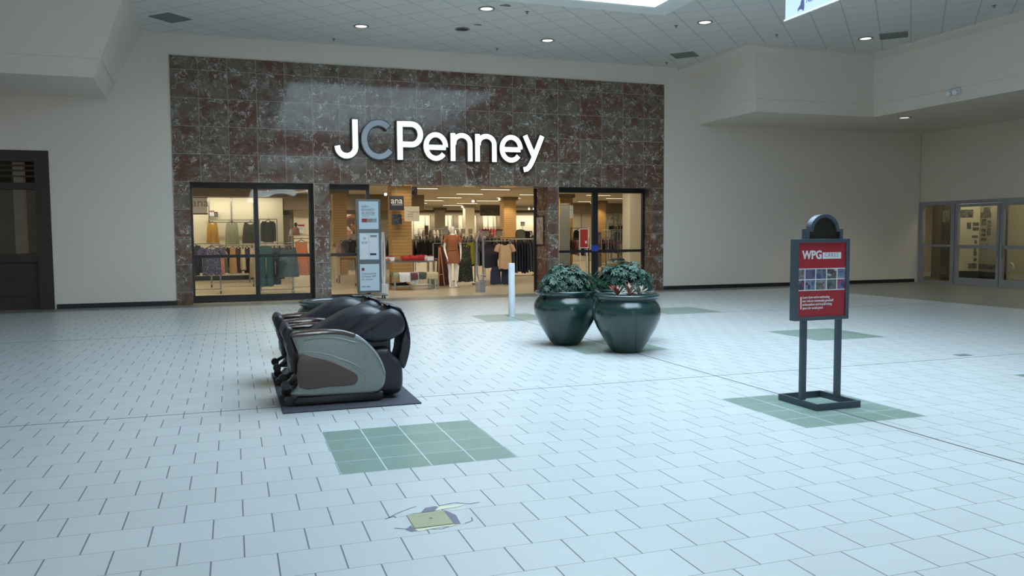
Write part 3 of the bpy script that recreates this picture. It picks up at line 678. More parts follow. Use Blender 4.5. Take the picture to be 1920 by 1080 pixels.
o = text('WPG', 'poster_lettering', 'white', 0.098, po, (X_(150), py-.001, Z_(320)), sx=0.90, bold=0.0035); o['label'] = 'bold white lettering WPG'
pp(MB().box(X_(378), X_(588), py-.0016, py, Z_(324), Z_(250)), 'white_box', 'white')
text('CARES', 'poster_lettering', mat('grey print', (0.22, 0.23, 0.25), 0.5), 0.050, po, (X_(398), py-.0022, Z_(304)), sx=0.85, spacing=1.25)
m = MB()
for v in (437, 560, 684): m.box(px0, px1, py-.0012, py, Z_(v+5), Z_(v-5))
for u in (181, 302, 426, 545): m.box(X_(u-5), X_(u+5), py-.0012, py, Z_(684), Z_(437))
pp(m, 'photo_grid', 'white')
def photo_mat(name, c1, c2, c3, sc, seed=0.0):
    g = G(name); g.xyz(); off = g.N.new('ShaderNodeVectorMath'); off.operation = 'ADD'; g.link(g.co, off.inputs[0]); off.inputs[1].default_value = (seed, seed*1.7, seed*.6)
    n = g.noise(off.outputs[0], sc, 3, .6); n2 = g.noise(off.outputs[0], sc*1.7, 2, .5)
    c = g.mix(g.rng(n, .42, .58), c1, c2); c = g.mix(g.rng(n2, .55, .62), c, c3); g.link(c, g.b.inputs['Base Color']); g.b.inputs['Roughness'].default_value = .45; return g.m
pal = [((.10, .09, .10), (.22, .20, .20), (.05, .05, .05)), ((.09, .09, .16), (.05, .05, .09), (.12, .10, .15)), ((.04, .06, .16), (.12, .13, .16), (.03, .03, .04)), ((.10, .09, .07), (.03, .03, .04), (.35, .36, .38)), ((.10, .16, .28), (.05, .06, .09), (.2, .2, .22)),
       ((.03, .04, .08), (.25, .25, .27), (.30, .03, .03)), ((.05, .08, .22), (.20, .22, .26), (.04, .04, .06)), ((.20, .22, .23), (.06, .09, .07), (.12, .06, .05)), ((.08, .11, .10), (.20, .22, .20), (.04, .05, .06)), ((.10, .14, .30), (.28, .03, .04), (.05, .06, .12))]
us = [100, 181, 302, 426, 545, 645]
for r in range(2):
    for c in range(5):
        k = r*5+c
        pp(MB().box(X_(us[c]+(5 if c else 0)), X_(us[c+1]-(5 if c < 4 else 0)), py-.0009, py, Z_((555, 679)[r]), Z_((442, 565)[r])), 'photo', photo_mat('small photo', *pal[k], 15, k*3.1))
pp(MB().box(X_(135), X_(149), py-.0014, py, Z_(900), Z_(757)), 'white_bar', 'white')
text("Learn how we're embracing\nour role as community goodwill\nambassadors and transforming\nspace for social good", 'poster_lettering', 'white', 0.0305, po, (X_(158), py-.0012, Z_(778)), sx=0.82, bold=0.0005)
# rounded topper
tx0, tx1, tz0, tz1 = 5.875, 6.255, 1.455, 1.538
outer = [(tx0, tz0), (tx1, tz0), (tx1, tz1), (6.215, tz1)]+arc(6.065, 1.535, 0.148, 0.130, 3, 177, 20)+[(5.917, tz1), (tx0, tz1)]
inner = [(tx0+.03, tz0), (tx1-.03, tz0), (tx1-.03, tz1-.024), (6.188, tz1-.024)]+arc(6.065, 1.515, 0.121, 0.122, 3, 177, 20)+[(5.944, tz1-.024), (tx0+.03, tz1-.024)]
ty0, ty1 = -13.655, -13.59
m = MB(); n = len(outer)
vs = [(x, ty0, z) for x, z in outer]+[(x, ty0, z) for x, z in inner]+[(x, ty1, z) for x, z in outer]+[(x, ty1, z) for x, z in inner]
fs = []
for i in range(n):
    j = (i+1) % n; fs += [(i, j, n+j, n+i), (2*n+i, 3*n+i, 3*n+j, 2*n+j), (i, 2*n+i, 2*n+j, j), (n+i, n+j, 3*n+j, 3*n+i)]
m.add(vs, fs); tp = pt(m, 'topper', 'signgrey')
m = MB().prism_xz(inner, ty0+.02, ty1-.01); m.build('plaque', 'darkglass', tp)

# ================================================================== FLOOR DRAINS
def rot2(mb, cx, cy, a, z=0):
    mb.v = [(cx+x*math.cos(a)-y*math.sin(a), cy+x*math.sin(a)+y*math.cos(a), w) for x, y, w in mb.v]; return mb
t = thing('floor_drain', 'square yellowed drain plate set among chipped tiles in the foreground', 'drain', (2.185, -15.275, 0))
m = MB().box(-.102, .102, -.105, .105, 0.0005, 0.004); m.build('plate', 'drain', t)
m = MB()
for i in range(11): m.box(-.098, .098, -.095+i*.0185, -.091+i*.0185, 0.004, 0.0052)
m.build('ribs', mat('pale plate ribs', (0.46, 0.45, 0.28), 0.5), t)
MB().tube([(0.01, 0.01, 0.003), (0.01, 0.01, 0.0062)], 0.008, 12).build('screw', 'crack', t)
m = MB(); RR = random.Random(11)
def blob(mb, pts, z): mb.add([(x, y, z) for x, y in pts], [tuple(range(len(pts)))])
blob(m, [(-.115, .105), (-.06, .125), (.06, .12), (.115, .115), (.15, .02), (.14, -.115), (.104, -.115), (.104, .107), (-.104, .107)], 0.0012)
blob(m, [(-.15, -.10), (-.11, -.05), (-.102, -.115), (-.05, -.125), (-.06, -.14), (-.13, -.14)], 0.0012)
blob(m, [(-.02, .125), (.02, .19), (.08, .20), (.10, .17), (.06, .125)], 0.0012)
for pts in ([(-.2, .10), (-.14, .16), (-.08, .20), (-.02, .235)], [(.1, .2), (.2, .22), (.27, .17), (.33, .18)], [(-.22, .09), (-.17, .12), (-.16, .09)], [(-.2, -.06), (-.15, -.09), (-.12, -.09)], [(.16, -.12), (.21, -.09), (.22, -.04)], [(-.02, -.14), (.03, -.155), (.07, -.135)]):
    for a, b in zip(pts[:-1], pts[1:]):
        d = Vector((b[0]-a[0], b[1]-a[1])).normalized()*0.004; blob(m, [(a[0]-d.y, a[1]+d.x), (b[0]-d.y*.6, b[1]+d.x*.6), (b[0]+d.y*.6, b[1]-d.x*.6), (a[0]+d.y, a[1]-d.x)], 0.0014)
m.build('chipped_edge', 'crack', t)
m = MB(); blob(m, [(-.105, -.112), (.10, -.112), (.12, -.135), (.02, -.128), (-.09, -.15)], 0.0016); blob(m, [(.06, .13), (.2, .145), (.25, .175), (.1, .19)], 0.0016)
m.build('filler', 'paleplaster', t)['kind'] = 'stuff'
t = thing('floor_drain', 'small dark drain cover on the white tiles beyond the poster stand, far right', 'drain', (9.66, -11.86, 0))
MB().box(-.09, .09, -.06, .06, 0.0005, 0.004).build('plate', 'crack', t)

# ================================================================== CEILING FITTINGS
def downlight(x, y, label, z=CEIL, lit=True, power=26):
    t = thing('recessed_downlight', label, 'ceiling light', (x, y, z), 0, 'round downlights in the ceiling')
    MB().lathe([(0.125, 0), (0.16, 0), (0.165, -0.012), (0.13, -0.016), (0.12, -0.004)], cap=False, n=32).build('ring', 'trimring', t, 50)
    MB().lathe([(0.001, -0.006), (0.06, -0.008), (0.12, -0.004)], cap=False, n=32).build('lens', 'downlight' if lit else 'black', t, 50)
    if lit:
        l = spot('downlight_lamp', (0, 0, -0.03), power, (1.0, 0.9, 0.75), 100); l.parent = t
    return t
downlight(6.06, -3.92, 'round white downlight nearest the left end of the skylight, top centre')
downlight(3.93, -1.85, 'round white downlight above the left half of the marble front')
downlight(8.15, -1.86, 'round white downlight right of the dark unlit one, nearest the marble front')
downlight(10.72, -4.33, 'round white downlight just right of the skylight corner')
downlight(15.02, -4.2, 'round white downlight beside the grey vent on the far right')
downlight(6.03, -2.25, 'unlit black round downlight in the middle of the ceiling', lit=False)['group'] = 'round downlights in the ceiling'
downlight(17.75, -2.62, 'round downlight under the low bulkhead on the right', z=ZB, power=130)
downlight(18.0, -6.6, 'added unseen round downlight under the low bulkhead beyond the right edge of the view', z=ZB, power=110)  # added out of view to brighten the right wall
def vent(x, y, label, a=PI/4):
    t = thing('ceiling_vent', label, 'air vent', (x, y, CEIL), a, 'grey square ceiling vents')
    m = MB(); s = 0.29
    m.box(-s, s, -s, -s+.03, -.012, -.0005).box(-s, s, s-.03, s, -.012, -.0005).box(-s, -s+.03, -s+.03, s-.03, -.012, -.0005).box(s-.03, s, -s+.03, s-.03, -.012, -.0005); m.build('frame', 'vent', t)
    m = MB().box(-s+.03, s-.03, -s+.03, s-.03, -.004, -.001)
    for k in range(12): m.box(-s+.03, s-.03, -s+.05+k*.043, -s+.062+k*.043, -.010, -.004)
    m.build('grille', 'vent', t)
vent(0.17, -1.36, 'grey square vent at the left end of the ceiling'); vent(11.95, -1.46, 'grey square vent just above the right end of the marble'); vent(15.42, -4.62, 'grey square vent beside the far right downlight')
for x, y, lab in ((6.89, -3.95, 'sprinkler head right of the top centre downlight'), (10.29, -3.9, 'sprinkler head just left below the downlight by the skylight corner'), (12.85, -3.88, 'sprinkler head in front of the right bulkhead corner'), (15.46, -7.14, 'sprinkler head at the far right of the ceiling'),
                  (3.51, -0.54, 'sprinkler head close to the wall left of centre'), (11.97, -0.55, 'sprinkler head close to the wall below the right vent'), (7.3, -0.75, 'sprinkler head close to the wall above the marble centre')):
    t = thing('sprinkler_head', lab, 'sprinkler', (x, y, CEIL), 0, 'sprinkler heads in the ceiling')
    MB().lathe([(0.04, -0.001), (0.04, -0.008), (0.012, -0.012), (0.010, -0.04), (0.028, -0.045), (0.001, -0.05)], n=12).build('head', 'sprink', t, 40)
stn = mat('grey brown stain', (0.20, 0.18, 0.14), 0.9, var=0.3, scale=20)
for x, y, s in ((6.35, -4.25, 0.10), (6.25, -2.7, 0.08)):
    struct('trim_stain', MB().add([(x+s*(1+.4*math.sin(3*a))*math.cos(a), y+s*(1+.3*math.cos(2*a))*math.sin(a), CEIL-.001) for a in [i*PI/8 for i in range(16)]], [tuple(range(15, -1, -1))]), stn)

# emergency light on the right fascia
t = thing('emergency_light', 'twin head white emergency light on the right bulkhead fascia', 'emergency light', (16.83, -4.98, 4.68), 0)
MB().box(-.05, .04, -.17, .17, -.06, .07, 0.015).build('housing', 'whitepl', t)
for y in (-.09, .09): MB().tube([(-.05, y, -.01), (-.10, y-.02, -.03)], [.035, .055], 14).build('lamp_head', 'whitepl', t, 40)

# banner under the skylight edge
t = thing('hanging_banner', 'white banner with a bright bottom rail hanging at the right of the skylight', 'banner', (9.05, -9.3, 4.64))
bl = 1.5
MB().box(-.004, .004, -bl, 0.14, 0.0, 1.55).build('cloth', 'banner', t)
MB().tube([(0, 0.16, 0), (0, -bl-.02, 0)], 0.014, 10).build('bottom_rail', 'bannerrail', t, 40)
MB().tube([(0, 0.16, 1.55), (0, -bl-.02, 1.55)], 0.012, 10).build('top_rail', 'bannerrail', t, 40)
for y_ in (-.1, -bl+.1): MB().tube([(0, y_, 1.55), (0, y_, 2.6)], 0.003, 6).build('cable', 'steel', t)
ny = [(0, 0), (.05, .03), (.10, .02), (.13, -.03), (.15, -.01), (.16, .08), (.15, .2), (.08, .2), (.06, .12), (.03, .09), (0, .05)]
m = MB(); vs = [(-.0055, -.02-y*.9-.12, .055+z*.7) for y, z in ny]; m.add(vs, [tuple(range(len(vs)))]); m.build('map_print', 'navy', t)
text('NEW YORK', 'banner_lettering', 'navy', 0.10, t, (-.0055, -.32, .13), (PI/2, 0, -PI/2), sx=1.0)

# ================================================================== INSIDE THE STORE
def atz(px, py, Z):
    d = fw + rt*((px-960)/FPX) - up*((py-540)/FPX); return CAM + d*((Z-CAM.z)/d.z)
# strip lights in the ceiling
strips = [(792, 352), (843, 369.5), (810, 375), (781, 380), (849, 384.5), (929, 354), (881, 362.6), (914, 375.6), (954, 370), (998, 364), (876, 380.5), (622, 360), (1157, 371), (1122, 365), (1103, 377), (510, 358)]
proto = None
for k, (px, py) in enumerate(strips):
    p = atz(px, py, SH); t = thing('ceiling_strip_light', 'lit strip fixture in the store ceiling', 'ceiling light', (p.x, p.y, SH), 0, 'strip lights in the store ceiling')
    MB().box(-.62, .62, -.09, .09, -.03, -.001).build('housing', 'store_ceil', t)
    MB().box(-.58, .58, -.065, .065, -.036, -.028).build('diffuser', 'strip', t)
    l = area('strip_lamp', (0, 0, -0.04), 1.16, 0.13, 52, (1.0, 0.87, 0.66)); l.parent = t
lab = {0: 'strip light right of the hanging group photo, highest on the left of the opening', 5: 'bright strip light at the top middle right of the opening', 11: 'strip light at the top left corner of the narrow window', 15: 'strip light at the top of the first window', 8: 'strip light just above the honey column on the right'}
for o in list(COL.objects):
    if o.name.startswith('ceiling_strip_light'):
        k = int(o.name.split('.')[1]) if '.' in o.name else 0
        o['label'] = lab.get(k, {1: 'strip light over the mannequin, second from the top', 2: 'strip light left of the one over the mannequin', 3: 'faint strip light above the cream hanging sign', 4: 'distant strip light above the pale column', 6: 'strip light above the cream slatted column in the middle', 7: 'strip light above the dark hanging signboard', 9: 'strip light at the top right corner of the opening', 10: 'farthest strip light, beside the middle column', 12: 'strip light in the right window, right pane', 13: 'strip light at the top left of the right window right pane', 14: 'strip light in the left pane of the right window'}.get(k, o['label']))
for x, y in ((-0.6, 2.2), (1.9, 2.2), (4.4, 2.0), (6.9, 2.0), (9.8, 2.2), (11.6, 2.4), (-0.3, 6.6), (2.4, 6.2)):  # unseen fixtures added above the openings to brighten the front of the store
    t = thing('ceiling_strip_light', 'added unseen strip light just inside the store above '+('the first window' if x < 3 else 'the open entrance' if x < 8 else 'the right window'), 'ceiling light', (x, y, SH), 0, 'added unseen strip lights just inside the store front')
    MB().box(-.62, .62, -.09, .09, -.03, -.001).build('housing', 'store_ceil', t); MB().box(-.58, .58, -.065, .065, -.036, -.028).build('diffuser', 'strip', t)
    l = area('strip_lamp', (0, 0, -0.04), 1.16, 0.13, 40, (1.0, 0.87, 0.66)); l.parent = t
# spot heads
for px, py, lb in ((531, 366, 'glowing spot lamp in the first window, inside the bright ring'), (622, 379, 'glowing spot lamp in the narrow window beside the marble pier'), (723, 365, 'upper of two spot lamps left of the navy banner'), (723, 378, 'lower of two spot lamps left of the navy banner'), (887, 378, 'single spot lamp beside the middle cream column'), (992, 392, 'left of the twin spot lamps at the right of the opening'), (1001, 392, 'right of the twin spot lamps at the right of the opening')):
    Z = 3.05; p = atz(px, py, Z)
    t = thing('track_spotlight', lb, 'spotlight', tuple(p), 0, 'track spot lamps')
    MB().tube([(0, 0, .25), (0, 0, .06)], .012, 8).tube([(0, 0.0, .13), (0, 0.0, .05)], [.035, .05], 14).build('lamp_head', 'whitepl', t, 40)
    MB().lathe([(.001, .05), (.04, .035), (.055, 0), (.04, -.035), (.001, -.05)], n=16, cap=False).build('bulb', 'bulb', t, 60).location = (0, 0, .01)
# cove lamps washing the perimeter panels
def cove(x0, x1, y, z, power, name='cove_lamp', ang=0.5):
    l = area(name, ((x0+x1)/2, y, z), x1-x0, 0.1, power, (1.0, 0.90, 0.68), (ang, 0, 0)); return l
cove(-2.8, 2.8, 9.95, 2.84, 42)
cove(8, 24, 36.1, 2.9, 190)
cove(13, 17, 23.3, 2.7, 90)
p = at(956, 380, 16.6); spot('column_lamp', (p.x, 16.3, 3.2), 60, WARM, 80, (math.radians(25), 0, 0))
p = at(1062, 380, 13.6); spot('column_lamp', (p.x, 13.3, 3.2), 60, WARM, 80, (math.radians(25), 0, 0))
p = at(1128, 380, 19.6); spot('column_lamp', (p.x, 19.3, 3.2), 60, WARM, 80, (math.radians(25), 0, 0))
spot('column_lamp', (6.1, 4.1, 3.2), 40, WARM, 90, (math.radians(30), 0, 0))

_mc = {}
def cloth(rgb, pat=None, bump=0.0):
    key = (rgb, pat)
    if key in _mc: return _mc[key]
    if pat:
        g = G('printed cloth'); g.xyz(); v = g.N.new('ShaderNodeTexVoronoi'); v.inputs['Scale'].default_value = pat[1]; g.link(g.co, v.inputs['Vector'])
        c = g.mix(g.rng(v.outputs['Distance'], .22, .30), pat[0], srgb(*rgb)); g.link(c, g.b.inputs['Base Color']); g.b.inputs['Roughness'].default_value = 0.85; mm = g.m
    else:
        av = sum(rgb)/3; rr = tuple(int(av+(q-av)*.85) for q in rgb); mm = mat('cloth %d %d %d' % rgb, tuple(q*.88 for q in srgb(*rr)), 0.85, var=0.12, scale=14)
    _mc[key] = mm; return mm
def gmesh(kind, w, h, seed=0, thick=1.0):
    R = random.Random(seed); mb = MB(); N = 28; rows = 11; ph = R.random()*6; kf = R.choice((4, 5, 6, 7))
    def tube_body(x0, hw, z0, z1, hd, amp, neck=0.0, nw=0.1, slope=0.0, rows=rows):
        rs = []
        for r in range(rows):
            t = r/(rows-1); ring = []; a_w = hw(t); d = hd(t)*thick
            for k in range(N):
                a = 2*PI*k/N; cx = math.cos(a); sx = math.sin(a); x = a_w*math.copysign(abs(cx)**0.75, cx)
                y = d*math.copysign(abs(sx)**0.8, sx)+amp*t*0.022*math.sin(kf*x/max(a_w, .01)*2.2+ph)*(1 if sx > 0 else -1 if sx < 0 else 0)+amp*t*0.012*math.sin(9*x/max(a_w, .01)+ph)
                z = z0+(z1-z0)*t
                if r < 3: f = (1-r/3)**1.5; z -= f*(neck*max(0, 1-(x/nw)**2) + slope*abs(x))
                if r == rows-1: z += 0.012*math.sin(kf*a)
                ring.append((x0+x, y, z))
            rs.append(ring)
        mb.rings(rs, caps=False)
    if kind == 'tank': tube_body(0, lambda t: w*(.34+.06*min(1, t*4)+.10*t), 0, -h, lambda t: .02+.05*min(1, t*2), 1, .10, w*.22, .1)
    elif kind == 'tee':
        tube_body(0, lambda t: w*(.34+.03*t), 0, -h, lambda t: .02+.06*min(1, t*2), 1, .07, w*.17, .25)
        for s in (-1, 1): mb.tube([(s*w*.28, 0, -.05), (s*w*.40, 0, -.10), (s*w*.49, 0, -.10-h*.20)], [.055, .075, .08], 12, caps=False)
    elif kind == 'long':
        tube_body(0, lambda t: w*(.33+.02*t), 0, -h, lambda t: .02+.06*min(1, t*2), 1, .07, w*.15, .3)
        for s in (-1, 1): mb.tube([(s*w*.28, 0, -.05), (s*w*.38, 0, -.14), (s*w*.43, 0.01, -h*.5), (s*w*.44, 0, -h*.92)], [.055, .07, .055, .045], 12, caps=False)
    elif kind == 'dress': tube_body(0, lambda t: w*(.34-.05*math.sin(min(1, t*2.2)*PI)+.16*t), 0, -h, lambda t: .02+.09*min(1, t*1.6), 1.4, .08, w*.18, .2)
    elif kind == 'skirt': tube_body(0, lambda t: w*(.30+.20*t), 0, -h, lambda t: .03+.07*t, 1.8)
    elif kind == 'pants':
        tube_body(0, lambda t: w*(.40+.06*t), 0, -h*.28, lambda t: .045, .4, rows=5)
        for s in (-1, 1): tube_body(s*w*.245, lambda t: w*(.215+.03*t), -h*.26, -h, lambda t: .045+.01*t, .8)
    elif kind == 'side': tube_body(0, lambda t: w*(.30+.2*min(1, t*3)), 0, -h*R.uniform(.94, 1.0), lambda t: .015+.03*min(1, t*2), .8, .05, w*.2, .3)
    return mb
def hanger_mb(w):
    mb = MB(); mb.tube([(-w*.36, 0, -.075), (-w*.1, 0, -.005), (0, 0, .02), (w*.1, 0, -.005), (w*.36, 0, -.075)], .011, 6)
    mb.tube([(0, 0, .02), (0, 0, .055), (.012, 0, .075), (.03, 0, .08), (.04, 0, .065)], .004, 6); return mb
NG = [0]
def hang(kind, px0, px1, py0, py1, Y, col, label, cat='top', rz=0.0, pat=None, hanger=True, group=None, name=None, thick=1.0):
    a = at(px0, py0, Y); b = at(px1, py0, Y); c = at((px0+px1)/2, py1, Y); w = b.x-a.x; h = a.z-c.z; NG[0] += 1
    if kind == 'side': w = .40
    t = thing(name or {'tank': 'sleeveless_top', 'tee': 'hanging_shirt', 'long': 'long_sleeved_top', 'dress': 'hanging_dress', 'skirt': 'hanging_skirt', 'pants': 'hanging_trousers', 'side': 'hanging_garment'}[kind], label, cat, ((a.x+b.x)/2, Y, a.z), rz, group)
    gmesh(kind, w, h, NG[0], thick).build('cloth', cloth(col, pat), t, 70)
    if hanger: hanger_mb(w*0.9).build('hanger', 'blackpl', t, 60)
    return t
def rack(x0, x1, Y, z, label, name='clothes_rack', depth=0.5, base=True, m='steel', casters=True, mid=None):
    t = thing(name, label, 'clothes rack', ((x0+x1)/2, Y, 0)); w = (x1-x0)/2
    MB().tube([(-w, 0, z), (w, 0, z)], .014, 10).build('rail', m, t, 40)
    for s in (-1, 1):
        MB().box(s*w-.018, s*w+.018, -.018, .018, .07, z).build('post', m, t)
        if base: MB().box(s*w-.025, s*w+.025, -depth/2, depth/2, .06 if casters else 0, .10 if casters else .04, .005).build('foot', m, t)
        if casters:
            for q in (-1, 1): MB().tube([(s*w-.014, q*depth*.45, .03), (s*w+.014, q*depth*.45, .03)], .03, 12).build('caster', 'blackpl', t, 40)
    if mid: MB().tube([(-w, 0, mid), (w, 0, mid)], .012, 8).build('stretcher', m, t, 40)
    return t

# --- first window, left pane
a = at(357, 470, 3.6).x; b = at(412, 470, 3.6).x
rack(a, b, 3.6, at(385, 457, 3.6).z, 'steel rack on casters holding the blue print blouse', mid=0.12)
hang('long', 350, 377, 458, 517, 3.85, (38, 48, 66), 'dark navy top at the left end of the first rack', rz=.3)
hang('tee', 372, 420, 463, 516, 3.45, (66, 66, 96), 'blue short sleeved blouse with small pale flowers facing the window', pat=((.35, .32, .36), 22))
hang('tee', 398, 424, 468, 515, 3.8, (190, 130, 110), 'peach patterned top half hidden behind the blue print blouse', rz=.4, pat=((.08, .05, .06), 30))
a = at(395, 470, 6.6).x; b = at(474, 470, 6.6).x
rack(a, b, 6.6, at(435, 460, 6.6).z, 'second rack behind the blue print blouse with mixed long tops')
for i, (p0, p1, yb, col, lb) in enumerate(((402, 428, 512, (96, 98, 82), 'olive grey long top next to the blue print blouse'), (414, 432, 502, (22, 24, 26), 'black top between the olive and the mustard tops'), (428, 444, 513, (196, 148, 92), 'mustard and peach long top on the second rack'), (440, 454, 512, (92, 52, 56), 'maroon long top on the second rack'),
                                 (449, 461, 506, (208, 196, 160), 'cream top right of the maroon one on the second rack'), (455, 471, 512, (52, 44, 72), 'dark purple long top on the second rack'), (466, 478, 520, (206, 188, 160), 'pale beige top beside the black window mullion'))):
    hang('long' if i % 2 else 'dress', p0, p1, 463, yb, 6.6+(.05 if i % 2 else -.05), col, lb, rz=.15)
a = at(395, 520, 9.0).x; b = at(470, 520, 9.0).x
t = thing('display_table', 'low grey display table by the back wall of the first window', 'table', ((a+b)/2, 9.0, 0))
w = (b-a)/2; MB().box(-w, w, -.35, .35, .38, .44, .01).build('tabletop', 'steel', t)
for sx in (-1, 1):
    for sy in (-1, 1): MB().box(sx*w-.03*sx-.02, sx*w-.03*sx+.02, sy*.3-.02, sy*.3+.02, 0, .38).build('leg', 'steel', t)
# wall display
wy = 10.3
p0 = at(391, 412.5, wy); p1 = at(478, 412.5, wy)
t = thing('wall_rail', 'steel rail on the lit wall carrying three sleeveless tops', 'clothes rail', ((p0.x+p1.x)/2, wy, p0.z)); w = (p1.x-p0.x)/2
MB().tube([(-w, 0, 0), (w, 0, 0)], .016, 8).build('rail', 'steel', t, 40)
MB().box(-w, w, .02, .05, -.09, -.06).build('rail', 'steel', t)
for s in (-1, -.05, .95): MB().box(s*w-.01, s*w+.01, 0, .26, -.02, .02).build('bracket', 'steel', t)
hang('tank', 386, 410, 416, 457, wy-.05, (214, 160, 50), 'mustard yellow sleeveless top on the lit wall')
hang('tank', 421, 448, 416, 458, wy-.05, (168, 172, 140), 'sage green sleeveless top beside the yellow one')
hang('tank', 453, 486, 416, 456, wy-.05, (74, 76, 62), 'dark olive sleeveless top at the right end of the wall rail')
def signcard(name, px0, px1, py0, py1, Y, label, bar=None, lines=0, body='paper', frame=None, txt=None, post=None, cat='sign', group=None):
    a = at(px0, py0, Y); b = at(px1, py0, Y); c = at(px0, py1, Y); w = (b.x-a.x)/2; h = a.z-c.z
    t = thing(name, label, cat, ((a.x+b.x)/2, Y, c.z), 0, group)
    MB().box(-w, w, -.008, .008, 0, h).build('card', body, t)
    if bar:
        MB().box(-w, w, -.012, .0, h*.80, h).build('header', bar, t)
    if lines:
        m = MB()
        for k in range(lines): m.box(-w*.7, w*(.6-.25*(k % 2)), -.0095, -.008, h*(.62-.16*k), h*(.66-.16*k))
        m.build('print', 'trimring', t)
    if frame:
        m = MB(); f = .02
        m.box(-w-f, w+f, -.02, .012, h, h+f).box(-w-f, w+f, -.02, .012, -f, 0).box(-w-f, -w, -.02, .012, 0, h).box(w, w+f, -.02, .012, 0, h); m.build('frame', frame, t)
    if txt: text(txt[0], 'lettering', txt[1], txt[2], t, (txt[3] if len(txt) > 3 else 0, -.010, h*(txt[4] if len(txt) > 4 else .4)), align='CENTER', bold=.002)
    if post: MB().tube([(0, .02, -c.z), (0, .02, h)], .008, 8).build('stem', 'steel', t, 40)
    return t
p = at(362, 400, 9.6)
t = signcard('hanging_signboard', 361, 388, 371, 400, 9.6, 'white board reading ana with black bars, on the lit wall by the marble', body='white', txt=('ana', 'trimring', .40, 0.0, .44))
a = at(361, 371, 9.6); b = at(388, 371, 9.6); w = (b.x-a.x)/2; h = at(361, 371, 9.6).z-at(361, 400, 9.6).z
MB().box(-w-.02, w+.02, -.02, .02, h, h+.03).build('bar', 'black', t); MB().box(-w-.02, w+.02, -.02, .02, -.04, 0).build('bar', 'black', t)
signcard('wall_notice', 393, 402, 395, 405, 10.5, 'small white notice with a red top above the yellow sleeveless top', bar='red', lines=1)
signcard('wall_card', 403, 407, 398.5, 405, 10.5, 'tiny black framed card beside the red topped notice', body='trimring', frame='black')

# --- first window, right pane
a = at(488, 470, 3.0).x; b = at(548, 470, 3.0).x
rack(a, b, 3.05, at(515, 460, 3.05).z, 'steel stand close behind the glass carrying the teal trousers', mid=0.10, casters=False, depth=.4)
hang('pants', 484, 512, 462, 537, 2.95, (52, 96, 106), 'wide legged teal trousers nearest the window mullion', 'trousers')
hang('pants', 505, 526, 465, 533, 3.2, (62, 76, 92), 'slate blue trousers beside the teal pair', 'trousers')
hang('long', 477, 489, 464, 532, 3.3, (170, 168, 160), 'pale grey long cardigan beside the teal trousers', rz=.6)
hang('tank', 521, 560, 463, 519, 2.9, (52, 72, 78), 'dark teal striped sleeveless top with pale straps', pat=((.12, .2, .2), 40))
hang('dress', 547, 582, 451, 516, 3.4, (198, 112, 68), 'orange dress hanging at the right edge of the first window', 'dress')
a = at(548, 470, 3.5).x; b = at(584, 470, 3.5).x
rack(a, b, 3.5, at(565, 447, 3.5).z, 'small stand holding the orange dress', mid=.12, casters=False)
rack(at(486, 412, 9).x, at(519, 412, 9).x, 9.0, at(502, 411, 9).z, 'tall rack holding the dark grey jacket in the first window', casters=False)
hang('long', 489, 516, 413, 456, 9.0, (62, 72, 72), 'dark grey jacket hanging high in the right pane of the first window', 'jacket')
a = at(478, 452, 7.5).x; b = at(584, 452, 7.5).x
rack(a, b, 7.5, at(530, 455, 7.5).z, 'long rail in the middle distance behind the teal trousers')
for i, (px, col) in enumerate(((492, (90, 84, 84)), (503, (140, 120, 110)), (514, (90, 100, 100)), (524, (60, 62, 66)), (534, (150, 150, 140)), (544, (80, 84, 78)), (570, (120, 112, 96)))):
    hang('side', px-7, px+7, 458, 492, 7.5, col, 'muted top on the long rail behind the teal trousers, '+['first', 'second', 'third', 'fourth', 'fifth', 'sixth', 'seventh'][i]+' from left', rz=1.4, hanger=False, group='muted tops behind the teal trousers', thick=1.0)
a = at(541, 441, 10).x; b = at(584, 441, 10).x
t = thing('display_shelf', 'thin shelf with a pink bust in the first window', 'shelf', ((a+b)/2, 10, at(560, 441, 10).z)); w = (b-a)/2
MB().box(-w, w, -.2, .2, -.03, 0).build('shelf_board', 'panel', t)
for s in (-1, 1): MB().box(s*w-.02, s*w+.02, -.02, .02, -t.location.z, -.03).build('post', 'steel', t)
p = at(555, 441, 9.95)
t = thing('bust_form', 'small pink dressed bust on the thin shelf', 'mannequin', tuple(p))
MB().lathe([(.11, 0), (.13, .05), (.11, .14), (.12, .22), (.07, .27), (.035, .29), (.03, .32)], n=20).build('torso', cloth((190, 130, 116)), t, 60)
MB().lathe([(.03, .30), (.055, .34), (.06, .38), (.04, .43), (.001, .44)], n=16).build('head', cloth((60, 50, 48)), t, 60)
p = at(546, 441, 9.9); MB2 = MB().lathe([(.05, 0), (.07, .08), (.04, .18), (.001, .22)], n=14).build('white_vase', 'white', None, 60); MB2.location = p; tag(MB2, 'small white object on the thin shelf left of the pink bust', 'vase')
signcard('wall_notice', 558.5, 571, 421, 437, 16.7, 'white notice with a red top on the pale panel, first window', bar='red', lines=2)

